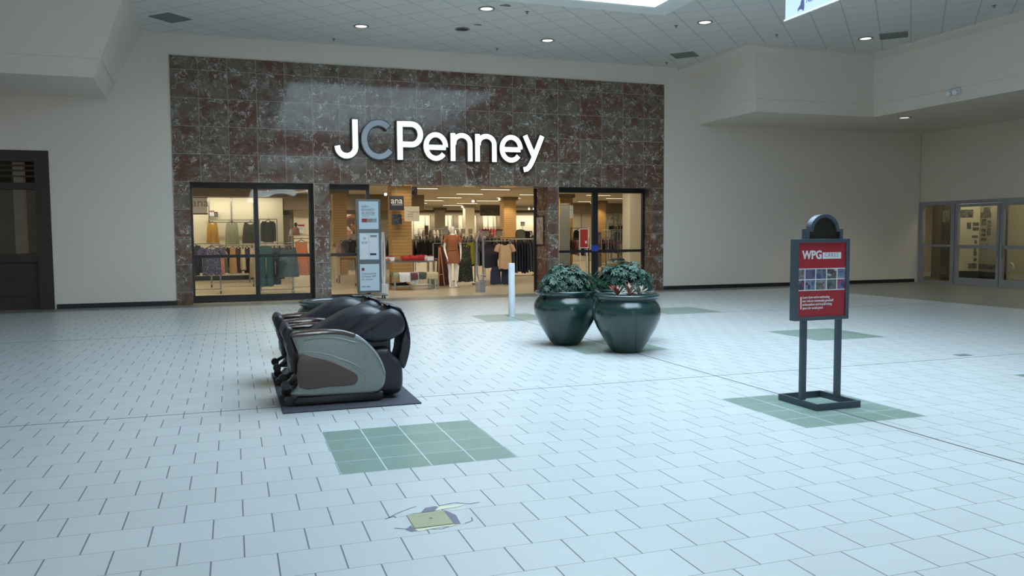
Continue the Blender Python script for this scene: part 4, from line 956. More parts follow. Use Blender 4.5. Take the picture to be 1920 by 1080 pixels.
# --- narrow window behind the kiosk
a = at(618, 470, 5.2).x; b = at(668, 470, 5.2).x
rack(a, b, 5.2, at(640, 449, 5.2).z, 'rack behind the narrow window with a black jacket')
hang('long', 615, 637, 460, 522, 5.1, (196, 176, 140), 'cream long cardigan at the left of the narrow window', rz=.5)
hang('side', 632, 648, 452, 482, 5.2, (176, 140, 140), 'pink and grey top beside the black jacket', rz=.7)
hang('tee', 643, 670, 449, 476, 5.0, (28, 30, 34), 'black jacket facing out on the narrow window rack', 'jacket')
hang('tee', 646, 668, 451, 480, 5.25, (98, 100, 72), 'olive top hanging behind the black jacket in the narrow window')
a = at(632, 490, 7.2).x; b = at(672, 490, 7.2).x
wd2 = mat('warm brown wood', srgb(122, 84, 48), .5, var=.15)
t = thing('wooden_table', 'brown wooden table low in the narrow window', 'table', ((a+b)/2, 7.2, 0)); w = (b-a)/2; zt = at(650, 483, 7.2).z
MB().box(-w, w, -.35, .35, zt-.06, zt, .01).build('tabletop', wd2, t)
for sx in (-1, 1):
    for sy in (-1, 1): MB().tube([(sx*(w-.06), sy*.28, zt-.05), (sx*(w-.02), sy*.31, 0)], [.03, .02], 8).build('leg', wd2, t, 40)
t = signcard('photo_poster', 650, 665, 402, 440, 15, 'large photo poster of people in brown clothes seen in the narrow window', body=photo_mat('warm fashion photo', (.45, .18, .09), (.07, .03, .02), (.55, .5, .42), 3.2, 4.0), post=1)

# --- digital kiosk with three posters
t = thing('poster_kiosk', 'tall grey stand with three white posters beside the narrow window', 'sign', (4.33, 0.20, 0), 0)
MB().box(-.29, .29, -.03, .07, 0.13, 2.38, .01).build('frame', 'kiosk', t)
MB().box(-.44, .40, -.20, .24, 0.065, 0.10, .01).build('base', 'kiosk', t)
for x in (-.36, .34):
    for y in (-.14, .18): MB().tube([(x-.015, y, .032), (x+.015, y, .032)], .032, 12).build('caster', 'blackpl', t, 40)
for k, (z0, z1) in enumerate(((1.67, 2.33), (0.94, 1.575), (0.19, 0.83))):
    pn = MB().box(-.23, .235, -.038, -.028, z0, z1).build('poster', 'bluepaper', t)
    if k == 0:
        text('EARN\nREWARDS\n2X FASTER', 'lettering', 'trimring', .078, pn, (-.17, -.039, z1-.15), sx=.86, bold=.002)
        m = MB()
        for q in (0, 1): m.box(-.16, .14-q*.12, -.0395, -.038, z1-.33-q*.035, z1-.32-q*.035)
        m.build('print', 'trimring', pn)
        for q, c in enumerate(('red', mat('tan card', (.28, .22, .16), .5), mat('grey blue card', (.25, .32, .40), .5))): MB().box(-.165+q*.12, -.045+q*.12, -.0395, -.038, z1-.50, z1-.41).build('card_picture', c, pn)
    elif k == 1:
        for q in (-1, 1): MB().box(q*.11-.09, q*.11+.09, -.0395, -.038, z0+.03, z1-.03).build('sheet', 'paper', pn)
        MB().box(.03, .19, -.041, -.039, z1-.10, z1-.05).build('banner_strip', 'trimring', pn); MB().box(.02, .17, -.041, -.039, z0+.10, z0+.15).build('banner_strip', 'navy', pn)
        for x, z in ((-.11, z1-.13), (-.15, z1-.23), (-.07, z1-.23)): MB().lathe([(.001, 0), (.035, 0)], n=20, cap=False).build('seal', mat('pale seal', (.40, .46, .52), .5), pn).matrix_local = Matrix.Translation((x, -.0405, z)) @ Matrix.Rotation(PI/2, 4, 'X')
    else:
        MB().box(-.19, -.12, -.0395, -.038, z1-.16, z1-.09).build('logo', mat('wine red print', (.22, .02, .05), .5), pn)
        text('Download the\nJCPenney APP\nfor coupon', 'lettering', 'trimring', .068, pn, (-.19, -.039, z1-.25), sx=.88, bold=.0012)
        for x in (-.17, -.06): MB().box(x-.02, x+.07, -.0395, -.038, z0+.09, z0+.105).build('print', 'black', pn)

# --- security pedestals
def pedestal(x, y, zb, zt, w, label, rz=0, m='alum'):
    t = thing('security_pedestal', label, 'security gate', (x, y, 0), rz)
    z0, z1 = .26, zt; c = w
    pts = [(-c*.35, z0), (-c, z0+.22), (-c, z1-.28), (-c*.25, z1), (c*.25, z1), (c, z1-.28), (c, z0+.22), (c*.35, z0)]
    m1 = MB(); n = len(pts); inn = [(px*.72, z0+(z-z0)*.97+.02) for px, z in pts]
    vs = []
    for yy in (-.02, .02): vs += [(px, yy, z) for px, z in pts]+[(px, yy, z) for px, z in inn]
    fs = []
    for i in range(n):
        j = (i+1) % n; fs += [(i, j, n+j, n+i), (2*n+i, 3*n+i, 3*n+j, 2*n+j), (i, 2*n+i, 2*n+j, j), (n+i, n+j, 3*n+j, 3*n+i)]
    m1.add(vs, fs); m1.build('loop_frame', m, t)
    MB().box(-c*.75, c*.75, -.10, .10, 0, z0+.02, .01).build('base', m, t); return t
p = atz(897, 546, 0); pedestal(7.42, 1.2, 0, 1.62, .125, 'silver looped security pedestal standing right of the mannequin', .35)
pedestal(4.85, 1.2, 0, 1.60, .12, 'pale security pedestal mostly hidden behind the poster kiosk', 1.1, 'whitepl')

# --- nested tables with folded clothes
ty = 3.2
x0 = at(722, 495, ty).x; x1 = at(818, 495, ty).x
t = thing('nesting_table', 'taller steel display table carrying the red folded shirts', 'table', ((x0+x1)/2, ty+.5, 0)); w = (x1-x0)/2; TH = .80
MB().box(-w, w, -.42, .42, TH-.05, TH, .005).build('tabletop', 'steel', t)
for sx in (-1, 1):
    for sy in (-1, 1): MB().box(sx*(w-.03)-.022, sx*(w-.03)+.022, sy*.38-.022, sy*.38+.022, 0, TH-.05).build('leg', 'steel', t)
x2 = at(736, 515, ty-.3).x; x3 = at(819, 515, ty-.3).x
t = thing('nesting_table', 'lower steel display table in front with draped garments', 'table', ((x2+x3)/2, ty-.15, 0)); w = (x3-x2)/2; TL = .46
MB().box(-w, w, -.35, .35, TL-.05, TL, .005).build('tabletop', 'steel', t)
MB().box(-w+.03, w-.03, -.30, .30, .10, .13).build('lower_shelf', 'steel', t)
for sx in (-1, 1):
    for sy in (-1, 1): MB().box(sx*(w-.03)-.022, sx*(w-.03)+.022, sy*.32-.022, sy*.32+.022, 0, TL-.05).build('leg', 'steel', t)
def folded(x, y, z, w, d, h, col, label, seed, group=None):
    R = random.Random(seed); m = MB(); rs = []; n = 24
    for (s, zz) in ((.9, 0), (1, .25), (.97, .5), (1, .75), (.88, 1)):
        ring = []
        for k in range(n):
            a = 2*PI*k/n; c_ = math.cos(a); s_ = math.sin(a); ring.append((w/2*s*math.copysign(abs(c_)**.45, c_)*(1+R.uniform(-.03, .03)), d/2*s*math.copysign(abs(s_)**.45, s_), h*zz*(1+.25*math.sin(3*a+seed)*(zz > .6))))
        rs.append(ring)
    m.rings(rs); o = m.build('folded_shirt', cloth(col), None, 50); o.location = (x, y, z); o.rotation_euler[2] = R.uniform(-.15, .15)
    return tag(o, label, 'folded shirt', group)
tx = lambda px: at(px, 487, ty+.15).x
for i, (px, wpx, h, col, lb) in enumerate(((719, 10, .07, (176, 110, 90), 'coral folded shirt at the left end of the tall table'), (746, 14, .05, (118, 112, 90), 'grey green folded shirt right of the left sign card'), (760, 16, .11, (178, 36, 34), 'red folded shirt leftmost in the red pile'), (774, 18, .13, (186, 34, 36), 'red folded shirt in the middle of the red pile'), (788, 18, .14, (170, 30, 34), 'red folded shirt right in the red pile'), (796, 10, .12, (200, 192, 184), 'white folded shirt between the red pile and the right sign card'), (816, 8, .05, (96, 84, 60), 'brown folded shirt at the right end of the tall table'))):
    xx = tx(px); ww = wpx/66; folded(max(xx, x0+.08), ty+.15+(.0 if i != 3 else -.02)+.0, TH, ww, .40, h, col, lb, i)
signcard('sign_card', 723, 740, 480.5, 490, ty+.1, 'white sign card with a red top at the left of the tall table', bar='red', lines=1, post=None)
signcard('sign_card', 798, 813, 480.5, 490, ty+.1, 'white sign card with a red top right of the red pile', bar='red', lines=1)
for o in list(COL.objects):
    if o.name.startswith('sign_card') and o.parent is None: o.location.z = TH
def drape(px0, px1, pyb, col, label, seed, y=None, back=.45, pat=None):
    y = (ty-.15-.355) if y is None else y; R = random.Random(seed); xa = at(px0, 515, y).x; xb = at(px1, 515, y).x; zb = max(.03, at(px0, pyb, y).z)
    prof = [(y+back, TL+.012), (y+.06, TL+.016), (y+.01, TL+.012), (y-.012, TL-.02), (y-.02, (TL+zb)/2), (y-.025, zb)]
    m = MB(); nx = 12; vs = []; np_ = len(prof)
    for q in (0, 1):
        for i in range(nx+1):
            for k, (yy, zz) in enumerate(prof):
                f = k/(np_-1); vs.append((xa+(xb-xa)*i/nx+.01*f*math.sin(seed+k), yy-(.012*f*math.sin(i*1.4+seed))-(0 if q else .008)*(1 if k > 2 else 0), zz+(0 if q else .010)*(1 if k <= 2 else 0)+(.008*math.sin(i*.9+seed) if k == np_-1 else 0)))
    S = (nx+1)*np_; fs = []
    for i in range(nx):
        for k in range(np_-1): a = i*np_+k; fs += [(a, a+1, a+np_+1, a+np_), (S+a, S+a+np_, S+a+np_+1, S+a+1)]
    m.add(vs, fs); return tag(m.build('draped_garment', cloth(col, pat), None, 60), label, 'garment', 'garments draped over the low table')
drape(738, 749, 523, (142, 150, 120), 'sage garment draped at the left of the low table', 1)
drape(749, 769, 529, (214, 214, 216), 'wide white garment draped over the low table', 2, y=ty-.53)
drape(768, 785, 532, (204, 204, 208), 'white garment hanging below the maroon one', 3, y=ty-.52)
drape(770, 783, 525, (104, 54, 62), 'maroon garment draped over white cloth on the low table', 4, y=ty-.56)
drape(785, 799, 524, (74, 80, 70), 'dark grey green garment draped on the low table', 5)
drape(800, 821, 523, (196, 180, 140), 'cream garment with fringed edge draped at the right of the low table', 6, y=ty-.54)
folded(at(750, 530, ty-.3).x, ty-.2, .13, .5, .35, .06, (26, 28, 36), 'black folded garment on the lower shelf under the low table', 12)

# --- mannequin
def skin_body(name, m, joints, edges, parent, sub=2):
    me = bpy.data.meshes.new(name); me.from_pydata([j[:3] for j in joints], edges, []); o = bpy.data.objects.new(name, me); COL.objects.link(o)
    sk = o.modifiers.new('skin', 'SKIN'); sk.use_smooth_shade = True; sb = o.modifiers.new('sub', 'SUBSURF'); sb.levels = sub; sb.render_levels = sub
    for v, j in zip(me.skin_vertices[0].data, joints): v.radius = (j[3], j[4] if len(j) > 4 else j[3])
    me.skin_vertices[0].data[0].use_root = True
    dg = bpy.context.evaluated_depsgraph_get(); me2 = bpy.data.meshes.new_from_object(o.evaluated_get(dg)); bpy.data.objects.remove(o)
    me2.name = name; me2.materials.clear(); me2.materials.append(M[m]); o = bpy.data.objects.new(name, me2); COL.objects.link(o); o.parent = parent; return o
mx_, my_ = at(849, 500, 3.35).x, 3.35
t = thing('mannequin', 'white mannequin wearing a rust brown short dress beside the folded shirts', 'mannequin', (mx_, my_, 0), -0.15)
J = [(0, 0, .98, .15, .10), (0, 0, 1.15, .115, .085), (0, .0, 1.33, .13, .09), (0, .01, 1.46, .10, .07), (0, .01, 1.54, .045), (0, 0, 1.60, .048),
     (0, -.01, 1.68, .075, .085), (0, -.01, 1.78, .06, .065),
     (.10, 0, .90, .095), (.10, 0, .70, .075), (.085, 0, .48, .052), (.09, .02, .34, .052), (.085, .03, .12, .030), (.085, .02, .05, .034), (.095, -.10, .022, .028),
     (-.10, 0, .90, .095), (-.10, 0, .70, .075), (-.085, 0, .48, .052), (-.09, .02, .34, .052), (-.085, .03, .12, .030), (-.085, .02, .05, .034), (-.10, -.10, .022, .028),
     (.165, .01, 1.46, .052), (.215, .03, 1.30, .042), (.235, .04, 1.15, .036), (.235, 0, 1.0, .030), (.23, -.03, .90, .022), (.225, -.05, .85, .026),
     (-.165, .01, 1.46, .052), (-.215, .02, 1.30, .042), (-.235, .0, 1.13, .036), (-.21, -.10, .98, .030), (-.19, -.15, .90, .022), (-.175, -.18, .85, .026)]
E_ = [(0, 1), (1, 2), (2, 3), (3, 4), (4, 5), (5, 6), (6, 7), (0, 8), (8, 9), (9, 10), (10, 11), (11, 12), (12, 13), (13, 14), (0, 15), (15, 16), (16, 17), (17, 18), (18, 19), (19, 20), (20, 21), (3, 22), (22, 23), (23, 24), (24, 25), (25, 26), (26, 27), (3, 28), (28, 29), (29, 30), (30, 31), (31, 32), (32, 33)]
# fingers
for s, hb, base in ((1, 27, (.225, -.05, .85)), (-1, 33, (-.175, -.18, .85))):
    for q in range(4):
        i = len(J); J.append((base[0]+s*(-.012+.0*q), base[1]-.022+q*.014, base[2]-.05, .0085)); J.append((base[0]+s*(-.02), base[1]-.026+q*.014, base[2]-.09-.008*(q in (1, 2)), .0065)); E_ += [(hb, i), (i, i+1)]
    i = len(J); J.append((base[0], base[1]-.035, base[2]-.015, .010)); J.append((base[0]-s*.01, base[1]-.045, base[2]-.05, .008)); E_ += [(hb, i), (i, i+1)]
skin_body('body', 'mannequin', J, E_, t)
m = MB(); rs = []
prof = [(1.52, .085, .06), (1.50, .13, .075), (1.46, .165, .10), (1.38, .165, .125), (1.30, .160, .13), (1.18, .145, .115), (1.08, .155, .12), (.98, .185, .14), (.86, .20, .15), (.72, .205, .15), (.70, .205, .15)]
for z, a_, b_ in prof: rs.append([(a_*math.cos(k*PI/16)*(1+.02*math.sin(5*k*PI/16+z*9)), b_*math.sin(k*PI/16)*(1+.04*math.sin(4*k*PI/16+z*6)), z) for k in range(32)])
m.rings(rs, caps=False)
for s in (-1, 1): m.tube([(s*.12, .005, 1.475), (s*.175, .01, 1.44), (s*.205, .02, 1.36), (s*.215, .02, 1.31)], [.06, .07, .072, .075], 14, caps=False)
m.tube([(-.15, -.10, 1.10), (0, -.135, 1.09), (.15, -.10, 1.11)], .012, 8)
m.build('dress', cloth((164, 92, 52)), t, 70)
MB().lathe([(.2, 0), (.2, .008), (.001, .01)], n=32).build('base_plate', 'steel', t, 40)

# --- clothing around the mannequin
hang('dress', 816, 842, 459, 535, 4.4, (74, 44, 42), 'long dark red floral dress left behind the mannequin', 'dress', pat=((.25, .06, .05), 16), rz=.2)
hang('dress', 858, 888, 459, 528, 4.5, (46, 52, 44), 'long dark green floral dress right behind the mannequin', 'dress', pat=((.18, .15, .12), 16), rz=.2)
rack(at(812, 460, 4.45).x, at(890, 460, 4.45).x, 4.45, at(850, 456, 4.45).z, 'rack behind the mannequin holding the long floral dresses', casters=False)
t = thing('wooden_easel', 'slim leaning wooden frame left of the mannequin', 'easel', (at(824, 500, 4.1).x, 4.1, 0))
wd3 = mat('salmon pine wood', srgb(190, 130, 96), .5)
MB().tube([(-.07, -.15, 0), (.02, .1, 1.15)], .018, 8).build('leg', wd3, t, 40); MB().tube([(.12, -.12, 0), (.05, .1, 1.15)], .018, 8).build('leg', wd3, t, 40); MB().tube([(-.05, -.08, .35), (.11, -.06, .35)], .014, 8).build('rung', wd3, t, 40)
hang('side', 873, 890, 452, 496, 5.8, (178, 168, 36), 'yellow patterned top right of the mannequin', pat=((.30, .28, .04), 14), rz=.3)
hang('tee', 899, 938, 456, 502, 3.92, (44, 42, 52), 'charcoal short sleeved top facing out right of the pedestal')
hang('tee', 930, 963, 456, 504, 3.62, (200, 164, 124), 'beige ruffled short sleeved top beside the charcoal one')
hang('pants', 918, 960, 500, 533, 3.7, (32, 42, 72), 'navy wide legged trousers below the beige top', 'trousers', hanger=False)
a = at(905, 455, 3.75).x; b = at(955, 455, 3.75).x
rack(a, b, 3.75, at(930, 452, 3.75).z, 'four way rack with the charcoal and beige tops', casters=False)
a = at(958, 455, 4.3).x; b = at(1004, 455, 4.3).x+.3
rack(a, b, 4.3, at(980, 449, 4.3).z, 'long jeans rack at the right side of the entrance', casters=False, mid=.25)
jc = [(78, 86, 96), (64, 72, 86), (40, 48, 72), (34, 42, 66), (38, 46, 70), (44, 50, 70), (70, 78, 88), (60, 70, 84), (74, 82, 90)]
for i, c in enumerate(jc): hang('side', 955+i*5.2, 967+i*5.2, 452, 512-(i == 6)*6, 4.3, c, ('grey blue' if c[0] > 55 else 'dark indigo')+' jeans on the rack by the right pier, '+ORD[i]+' pair from left', 'jeans', rz=1.5, hanger=False, thick=.6, group='jeans on the rack by the right pier', name='hanging_jeans')
# dark racks behind the table
def cname(c):
    r, g_, b_ = c; m_ = (r+g_+b_)/3; d = max(c)-min(c)
    if m_ < 45: return 'black' if b_-r < 9 else 'dark navy'
    if d < 18: return 'charcoal' if m_ < 75 else 'grey' if m_ < 130 else 'pale grey'
    if r > 160 and g_ < 120: return 'coral'
    return ('dark brown' if m_ < 85 else 'tan' if m_ < 130 else 'beige' if m_ < 165 else 'cream') if r > b_ else 'slate'
def rackrow(name, px0, px1, py, pyb, Y, cols, label, group, n, kind='side', rlabel=None):
    a = at(px0, py, Y).x; b = at(px1, py, Y).x; z = at((px0+px1)/2, py, Y).z
    rack(a, b, Y, z, rlabel, casters=False)
    for i in range(n):
        px = px0+(px1-px0)*(i+.5)/n; wpx = 14*24/(Y+19.4)*1.6
        c = cols[i % len(cols)]
        hang(kind, px-wpx/2, px+wpx/2, py+1.0, pyb+random.uniform(-2, 2), Y, c, cname(c)+' '+label+', '+ORD[i]+' from left', rz=random.uniform(1.35, 1.65), hanger=False, group=group, thick=min(1.6, (b-a)/n/2/.055))
K = (22, 24, 30)
rackrow('r', 774, 826, 449, 488, 6.5, [K, (30, 30, 36), (120, 116, 110), K, (26, 28, 34), (90, 86, 84), K, (34, 36, 44)], 'top on the rack between honey column and mannequin', 'dark tops behind the table', 9, rlabel='rack of black tops right of the honey column')
hang('long', 783, 806, 452, 490, 6.2, (20, 22, 28), 'black long sleeved top facing out beside the honey column')
hang('long', 806, 826, 452, 489, 6.2, (26, 28, 34), 'black jacket facing out left of the mannequin', 'jacket')
rackrow('r', 716, 733, 447, 492, 7.0, [(96, 80, 70), (130, 112, 96), (60, 52, 50), (150, 130, 110)], 'top in the gap left of the honey column', 'brown tops left of the honey column', 4, rlabel='rack in the gap left of the honey column')
rackrow('r', 853, 905, 450, 498, 6.0, [(70, 76, 72), (44, 50, 52), (108, 112, 106), (50, 56, 52), (88, 86, 80)], 'top on the rack right behind the mannequin', 'grey tops behind the mannequin', 9, rlabel='rack of grey green tops behind the mannequin')
rackrow('r', 905, 1003, 446, 486, 9.0, [(54, 58, 62), (84, 80, 76), (40, 46, 52), (110, 100, 88)], 'top on the long rack behind the beige shirt', 'muted tops behind the beige top', 14, rlabel='long rack behind the jeans')
rackrow('r', 778, 880, 440, 462, 13.0, [(150, 140, 124), (70, 66, 62), (176, 160, 140), (44, 44, 46), (120, 96, 80)], 'small top on the far rack above the black tops', 'far tops above the black tops', 16, rlabel='distant rack above the black tops')
rackrow('r', 880, 1003, 438, 458, 18.0, [(60, 60, 60), (150, 140, 120), (90, 80, 74), (180, 170, 150), (40, 42, 46)], 'small top on the far right rack', 'far tops on the right', 16, rlabel='distant rack behind the honey column on the right')
rackrow('r', 784, 870, 429, 446, 25.0, [(190, 178, 156), (120, 110, 96), (160, 140, 124), (70, 66, 60), (200, 190, 170)], 'top hung below the lit wall panels, left', 'pale tops under the lit panels', 13, rlabel='high rail of pale tops under the lit panels')
rackrow('r', 897, 940, 426, 445, 27.0, [(214, 92, 84), (224, 110, 100), (206, 76, 78), (120, 84, 76)], 'top on the high rail below the dark signboard', 'coral tops under the lit panels', 8, rlabel='high rail of coral tops')
# cards on the racks
for px0, px1, y0, y1, Y, lb in ((904, 916, 430, 443, 8.6, 'white sign card with a red top, left of two below the dark signboard'), (931, 942, 430, 443, 8.6, 'white sign card with a red top, right of two below the dark signboard'), (976, 984, 416, 424, 13, 'small red topped card high on the right of the opening'), (990, 998, 433, 441, 11, 'red topped card beside the right pier'), (830, 840, 424, 440, 8.0, 'pale sign card beside the head of the mannequin')):
    signcard('rack_sign', px0, px1, y0, y1, Y, lb, bar='red' if px0 != 830 else None, lines=1, post=.25 if Y < 12 else .5)
for px0, px1, y0, y1, Y, lb in ((830, 841, 430, 437, 12, 'grey card clip on the rack left of the mannequin head'), (864, 872, 429, 438, 12, 'grey card clip right of the mannequin head'), (878, 886, 429, 438, 12, 'grey card clip below the cream column'), (796, 803, 423, 441, 10, 'narrow dark card on a stem by the honey column')):
    signcard('rack_sign', px0, px1, y0, y1, Y, lb, body='store_bulk', post=.35)
# hats on the right shelf
for px, py, s, c, lb in ((976, 434, .19, (120, 124, 100), 'sage green round hat on the shelf over the jeans'), (986, 434, .16, (30, 30, 30), 'black round hat on the shelf over the jeans')):
    p = at(px, 447, 6.0); o = MB().lathe([(s*1.1, 0), (s*1.1, .015), (s*.9, .05), (s*.92, s*.9), (s*.7, s*1.45), (.001, s*1.6)], n=24).build('hat', cloth(c), None, 60); o.location = p; tag(o, lb, 'hat')
a = at(962, 447, 6.0); b = at(1004, 447, 6.0)
t = thing('display_shelf', 'shelf above the jeans carrying two hats', 'shelf', ((a.x+b.x)/2, 6.0, a.z)); w = (b.x-a.x)/2
MB().box(-w, w, -.25, .25, -.03, 0).build('shelf_board', 'panel', t)
for s in (-1, 1): MB().box(s*w-.02, s*w+.02, -.02, .02, -a.z, -.03).build('post', 'steel', t)

# --- hanging signs
t = signcard('hanging_banner', 730, 757, 367, 394, 4.6, 'navy banner reading ana on the honey column', body=mat('navy cloth', (.018, .028, .06), .7), txt=('ana', 'white', .26, 0, .46))
MB().box(-.14, .17, -.0095, -.008, .15, .165).build('print', 'white', t)
signcard('hanging_photo', 734, 753, 402, 421, 4.7, 'small dark blue photo hanging below the navy banner', body=photo_mat('dark blue photo', (.02, .025, .04), (.05, .06, .08), (.12, .13, .16), 9, 2))
t = signcard('hanging_signboard', 758, 786, 387, 415, 4.2, 'square cream sign with faint grey writing right of the navy banner', body='store_wall')
text('Treatworthy\nspecial\npricing', 'lettering', 'store_bulk', .065, t, (-.14, -.0095, .26))
signcard('hanging_photo', 761, 782, 350, 369, 5.6, 'photo of people in dark clothes hanging at the top of the honey column', body=photo_mat('group photo', (.03, .03, .04), (.25, .07, .05), (.20, .22, .25), 5.5, 7))
t = signcard('hanging_signboard', 900, 939, 384, 404.5, 20, 'dark grey hanging board reading ACTIVE between two columns', body=mat('dark taupe board', (.085, .078, .06), .7), txt=('ACTIVE', 'black', .30, 0, .28))
t = signcard('hanging_signboard', 708, 722, 403, 419, 22, 'black board with white writing in the gap left of the honey column', body='black', txt=('YOU', 'white', .26, 0, .4))

# poster on the right jamb of the opening
t = thing('framed_poster', 'black framed poster on the marble jamb at the right of the entrance', 'poster', (8.845, .46, 1.22))
MB().box(-.02, 0, -.28, .27, 0, .78).build('frame', 'black', t); MB().box(-.024, -.019, -.24, .23, .04, .74).build('print', photo_mat('soft fashion photo', (.30, .28, .24), (.20, .12, .09), (.36, .36, .35), 4, 9), t)

# --- right window
t = thing('mirror_panel', 'tall grey mirrored panel behind the left edge of the right window', 'mirror', (at(1058, 430, 3.0).x, 3.0, 0)); w = at(1066, 430, 3.0).x-at(1050, 430, 3.0).x
MB().box(-w/2, w/2, -.02, .02, 0, at(1058, 384, 3.0).z).build('panel', mat('hazy mirror', (.30, .31, .28), .25, metal=.5), t); MB().box(w/2, w/2+.03, -.03, .03, 0, at(1058, 382, 3.0).z).box(-w/2, w/2+.03, -.03, .03, at(1058, 384, 3.0).z, at(1058, 381, 3.0).z).build('frame', 'store_bulk', t)
signcard('hanging_poster', 1066, 1074.5, 385, 409, 5.0, 'white poster high in the left pane of the right window', body='paper', lines=1)
t = signcard('poster_frame_stand', 1087, 1102, 430, 464, 3.4, 'red poster in a white frame standing behind the right window', body='red', frame='whitepl')
z = t.location.z; MB().box(-.13, -.10, 0, .03, -z, 0).build('leg', 'whitepl', t); MB().box(.10, .13, 0, .03, -z, 0).build('leg', 'whitepl', t); MB().box(.04, .10, -.01, -.009, .12, .2).build('card_print', 'white', t)
rackrow('r', 1062, 1104, 447, 478, 7.0, [(180, 168, 150), (60, 52, 50), (170, 60, 56), (200, 190, 175), (40, 40, 44)], 'top on the left pane rack of the right window', 'mixed tops in the right window', 7, rlabel='rack in the left pane of the right window')
rack(at(1070, 430, 9).x, at(1100, 430, 9).x, 9, at(1085, 428, 9).z, 'tall rack holding the dark brown coat in the right window', casters=False)
hang('long', 1076, 1094, 430, 462, 9, (44, 34, 32), 'dark brown and red coat in the left pane of the right window', 'jacket')
hang('side', 1094, 1106, 448, 480, 7.0, (150, 120, 110), 'dusty pink top beside the red poster, right window', rz=1.45)
for o in list(COL.objects):
    if o.parent is None and o.get('category') == 'sign' and o.name.split('.')[0] in ('hanging_banner', 'hanging_photo', 'hanging_signboard', 'hanging_poster') and o.location.y > 0:
        c = [k_ for k_ in kids(o) if k_.name.startswith('card')][0]; h = c.dimensions.z or max(v.co.z for v in c.data.vertices)
        h = max(v.co.z for v in c.data.vertices)
        if SH-o.location.z-h > .03: MB().tube([(0, 0, h), (0, 0, SH-o.location.z)], .004, 6).build('cable', 'steel', o)
# hoop rack
t = thing('hoop_rack', 'steel garment rack with a round hoop top in the right window', 'clothes rack', (at(1152, 470, 4.2).x, 4.2, 0)); r_ = (at(1164.5, 450, 4.2).x-at(1142, 450, 4.2).x)/2; zc = at(1152, 418, 4.2).z
m = MB().tube([(-r_, 0, .03)]+[(-r_, 0, zc)]+[(x, 0, z) for x, z in arc(0, zc, r_, r_*1.05, 180, 0, 16)]+[(r_, 0, .03)], .018, 10); m.build('hoop', 'steel', t, 50)
m = MB().tube([(-r_+.2, .6, .03)]+[(-r_+.2, .6, zc-.05)]+[(x+.2, .6, z) for x, z in arc(0, zc-.05, r_, r_*1.0, 180, 0, 16)]+[(r_+.2, .6, .03)], .016, 10); m.build('hoop', 'steel', t, 50)
for z in (.5, .95, 1.22): MB().box(-r_, r_+.2, -.02, .62, z, z+.03).build('shelf_board', 'steel' if z != 1.22 else cloth((150, 40, 36)), t)
rack(at(1146, 430, 7.9).x, at(1184, 430, 7.9).x, 7.9, at(1165, 432, 7.9).z, 'tall rack of blue shirts in the right window', casters=False)
hang('tee', 1150, 1180, 433, 462, 8.0, (140, 158, 178), 'light blue shirt in the right window')
hang('long', 1148, 1166, 435, 466, 7.8, (120, 138, 160), 'second blue shirt half hidden by the hoop rack', rz=.5)
rack(at(1160, 450, 5.2).x, at(1182, 450, 5.2).x, 5.2, at(1170, 450, 5.2).z, 'small rack right of the hoop rack', casters=False)
hang('side', 1164, 1178, 452, 480, 5.2, (184, 170, 90), 'yellow green garment hanging right of the hoop rack', rz=.4)
rackrow('r', 1118, 1182, 446, 474, 9.5, [(120, 104, 84), (60, 56, 52), (160, 146, 120), (96, 70, 60), (50, 54, 60)], 'top on the rack behind the hoop rack', 'muted tops behind the hoop rack', 9, rlabel='rack behind the hoop rack in the right window')
signcard('display_case', 1118, 1127, 436, 500, 3.2, 'tall dark patterned display panel right of the black mullion', body=photo_mat('dark pattern', (.03, .03, .035), (.10, .09, .08), (.16, .07, .06), 6, 3), frame='steel', post=1)
a = at(1136, 430, 12).x; b = at(1166, 430, 12).x
t = thing('display_shelf', 'cream shelf with small bags under the lit wall of the right window', 'shelf', ((a+b)/2, 12, at(1150, 430, 12).z)); w = (b-a)/2
MB().box(-w, w, -.3, .3, -.05, 0).build('shelf_board', 'panel', t)
for s in (-1, 1): MB().box(s*w-.02, s*w+.02, -.02, .02, -t.location.z, -.05).build('post', 'steel', t)
for px, c, lb in ((1145, (30, 28, 28), 'black handbag on the cream shelf of the right window'), (1155, (190, 176, 150), 'cream handbag on the cream shelf of the right window'), (1163, (60, 56, 60), 'dark grey handbag at the right of the cream shelf')):
    p = at(px, 430, 12); g_ = thing('handbag', lb, 'bag', tuple(p)); MB().box(-.12, .12, -.06, .06, 0, .15, .03).build('bag_body', cloth(c), g_, 40); MB().tube([(x, 0, z) for x, z in arc(0, .14, .08, .10, 180, 0, 10)], .010, 6).build('handle', cloth(c), g_, 40)
# low tables and cushions seen below the rail
x = at(1160, 500, 2.6).x
t = thing('display_table', 'low table with a straw coloured cushion in the right window', 'table', (x, 2.6, 0))
MB().box(-.45, .45, -.3, .3, .50, .54, .01).build('tabletop', 'steel', t)
for sx in (-1, 1):
    for sy in (-1, 1): MB().box(sx*.42-.02, sx*.42+.02, sy*.27-.02, sy*.27+.02, 0, .50).build('leg', 'steel', t)
folded(x-.05, 2.6, .54, .6, .4, .14, (170, 146, 84), 'straw coloured folded blanket on the low table of the right window', 31)
folded(x-.05, 2.58, .68+.02, .4, .34, .08, (52, 62, 54), 'dark green folded cloth on top of the straw coloured blanket', 32)

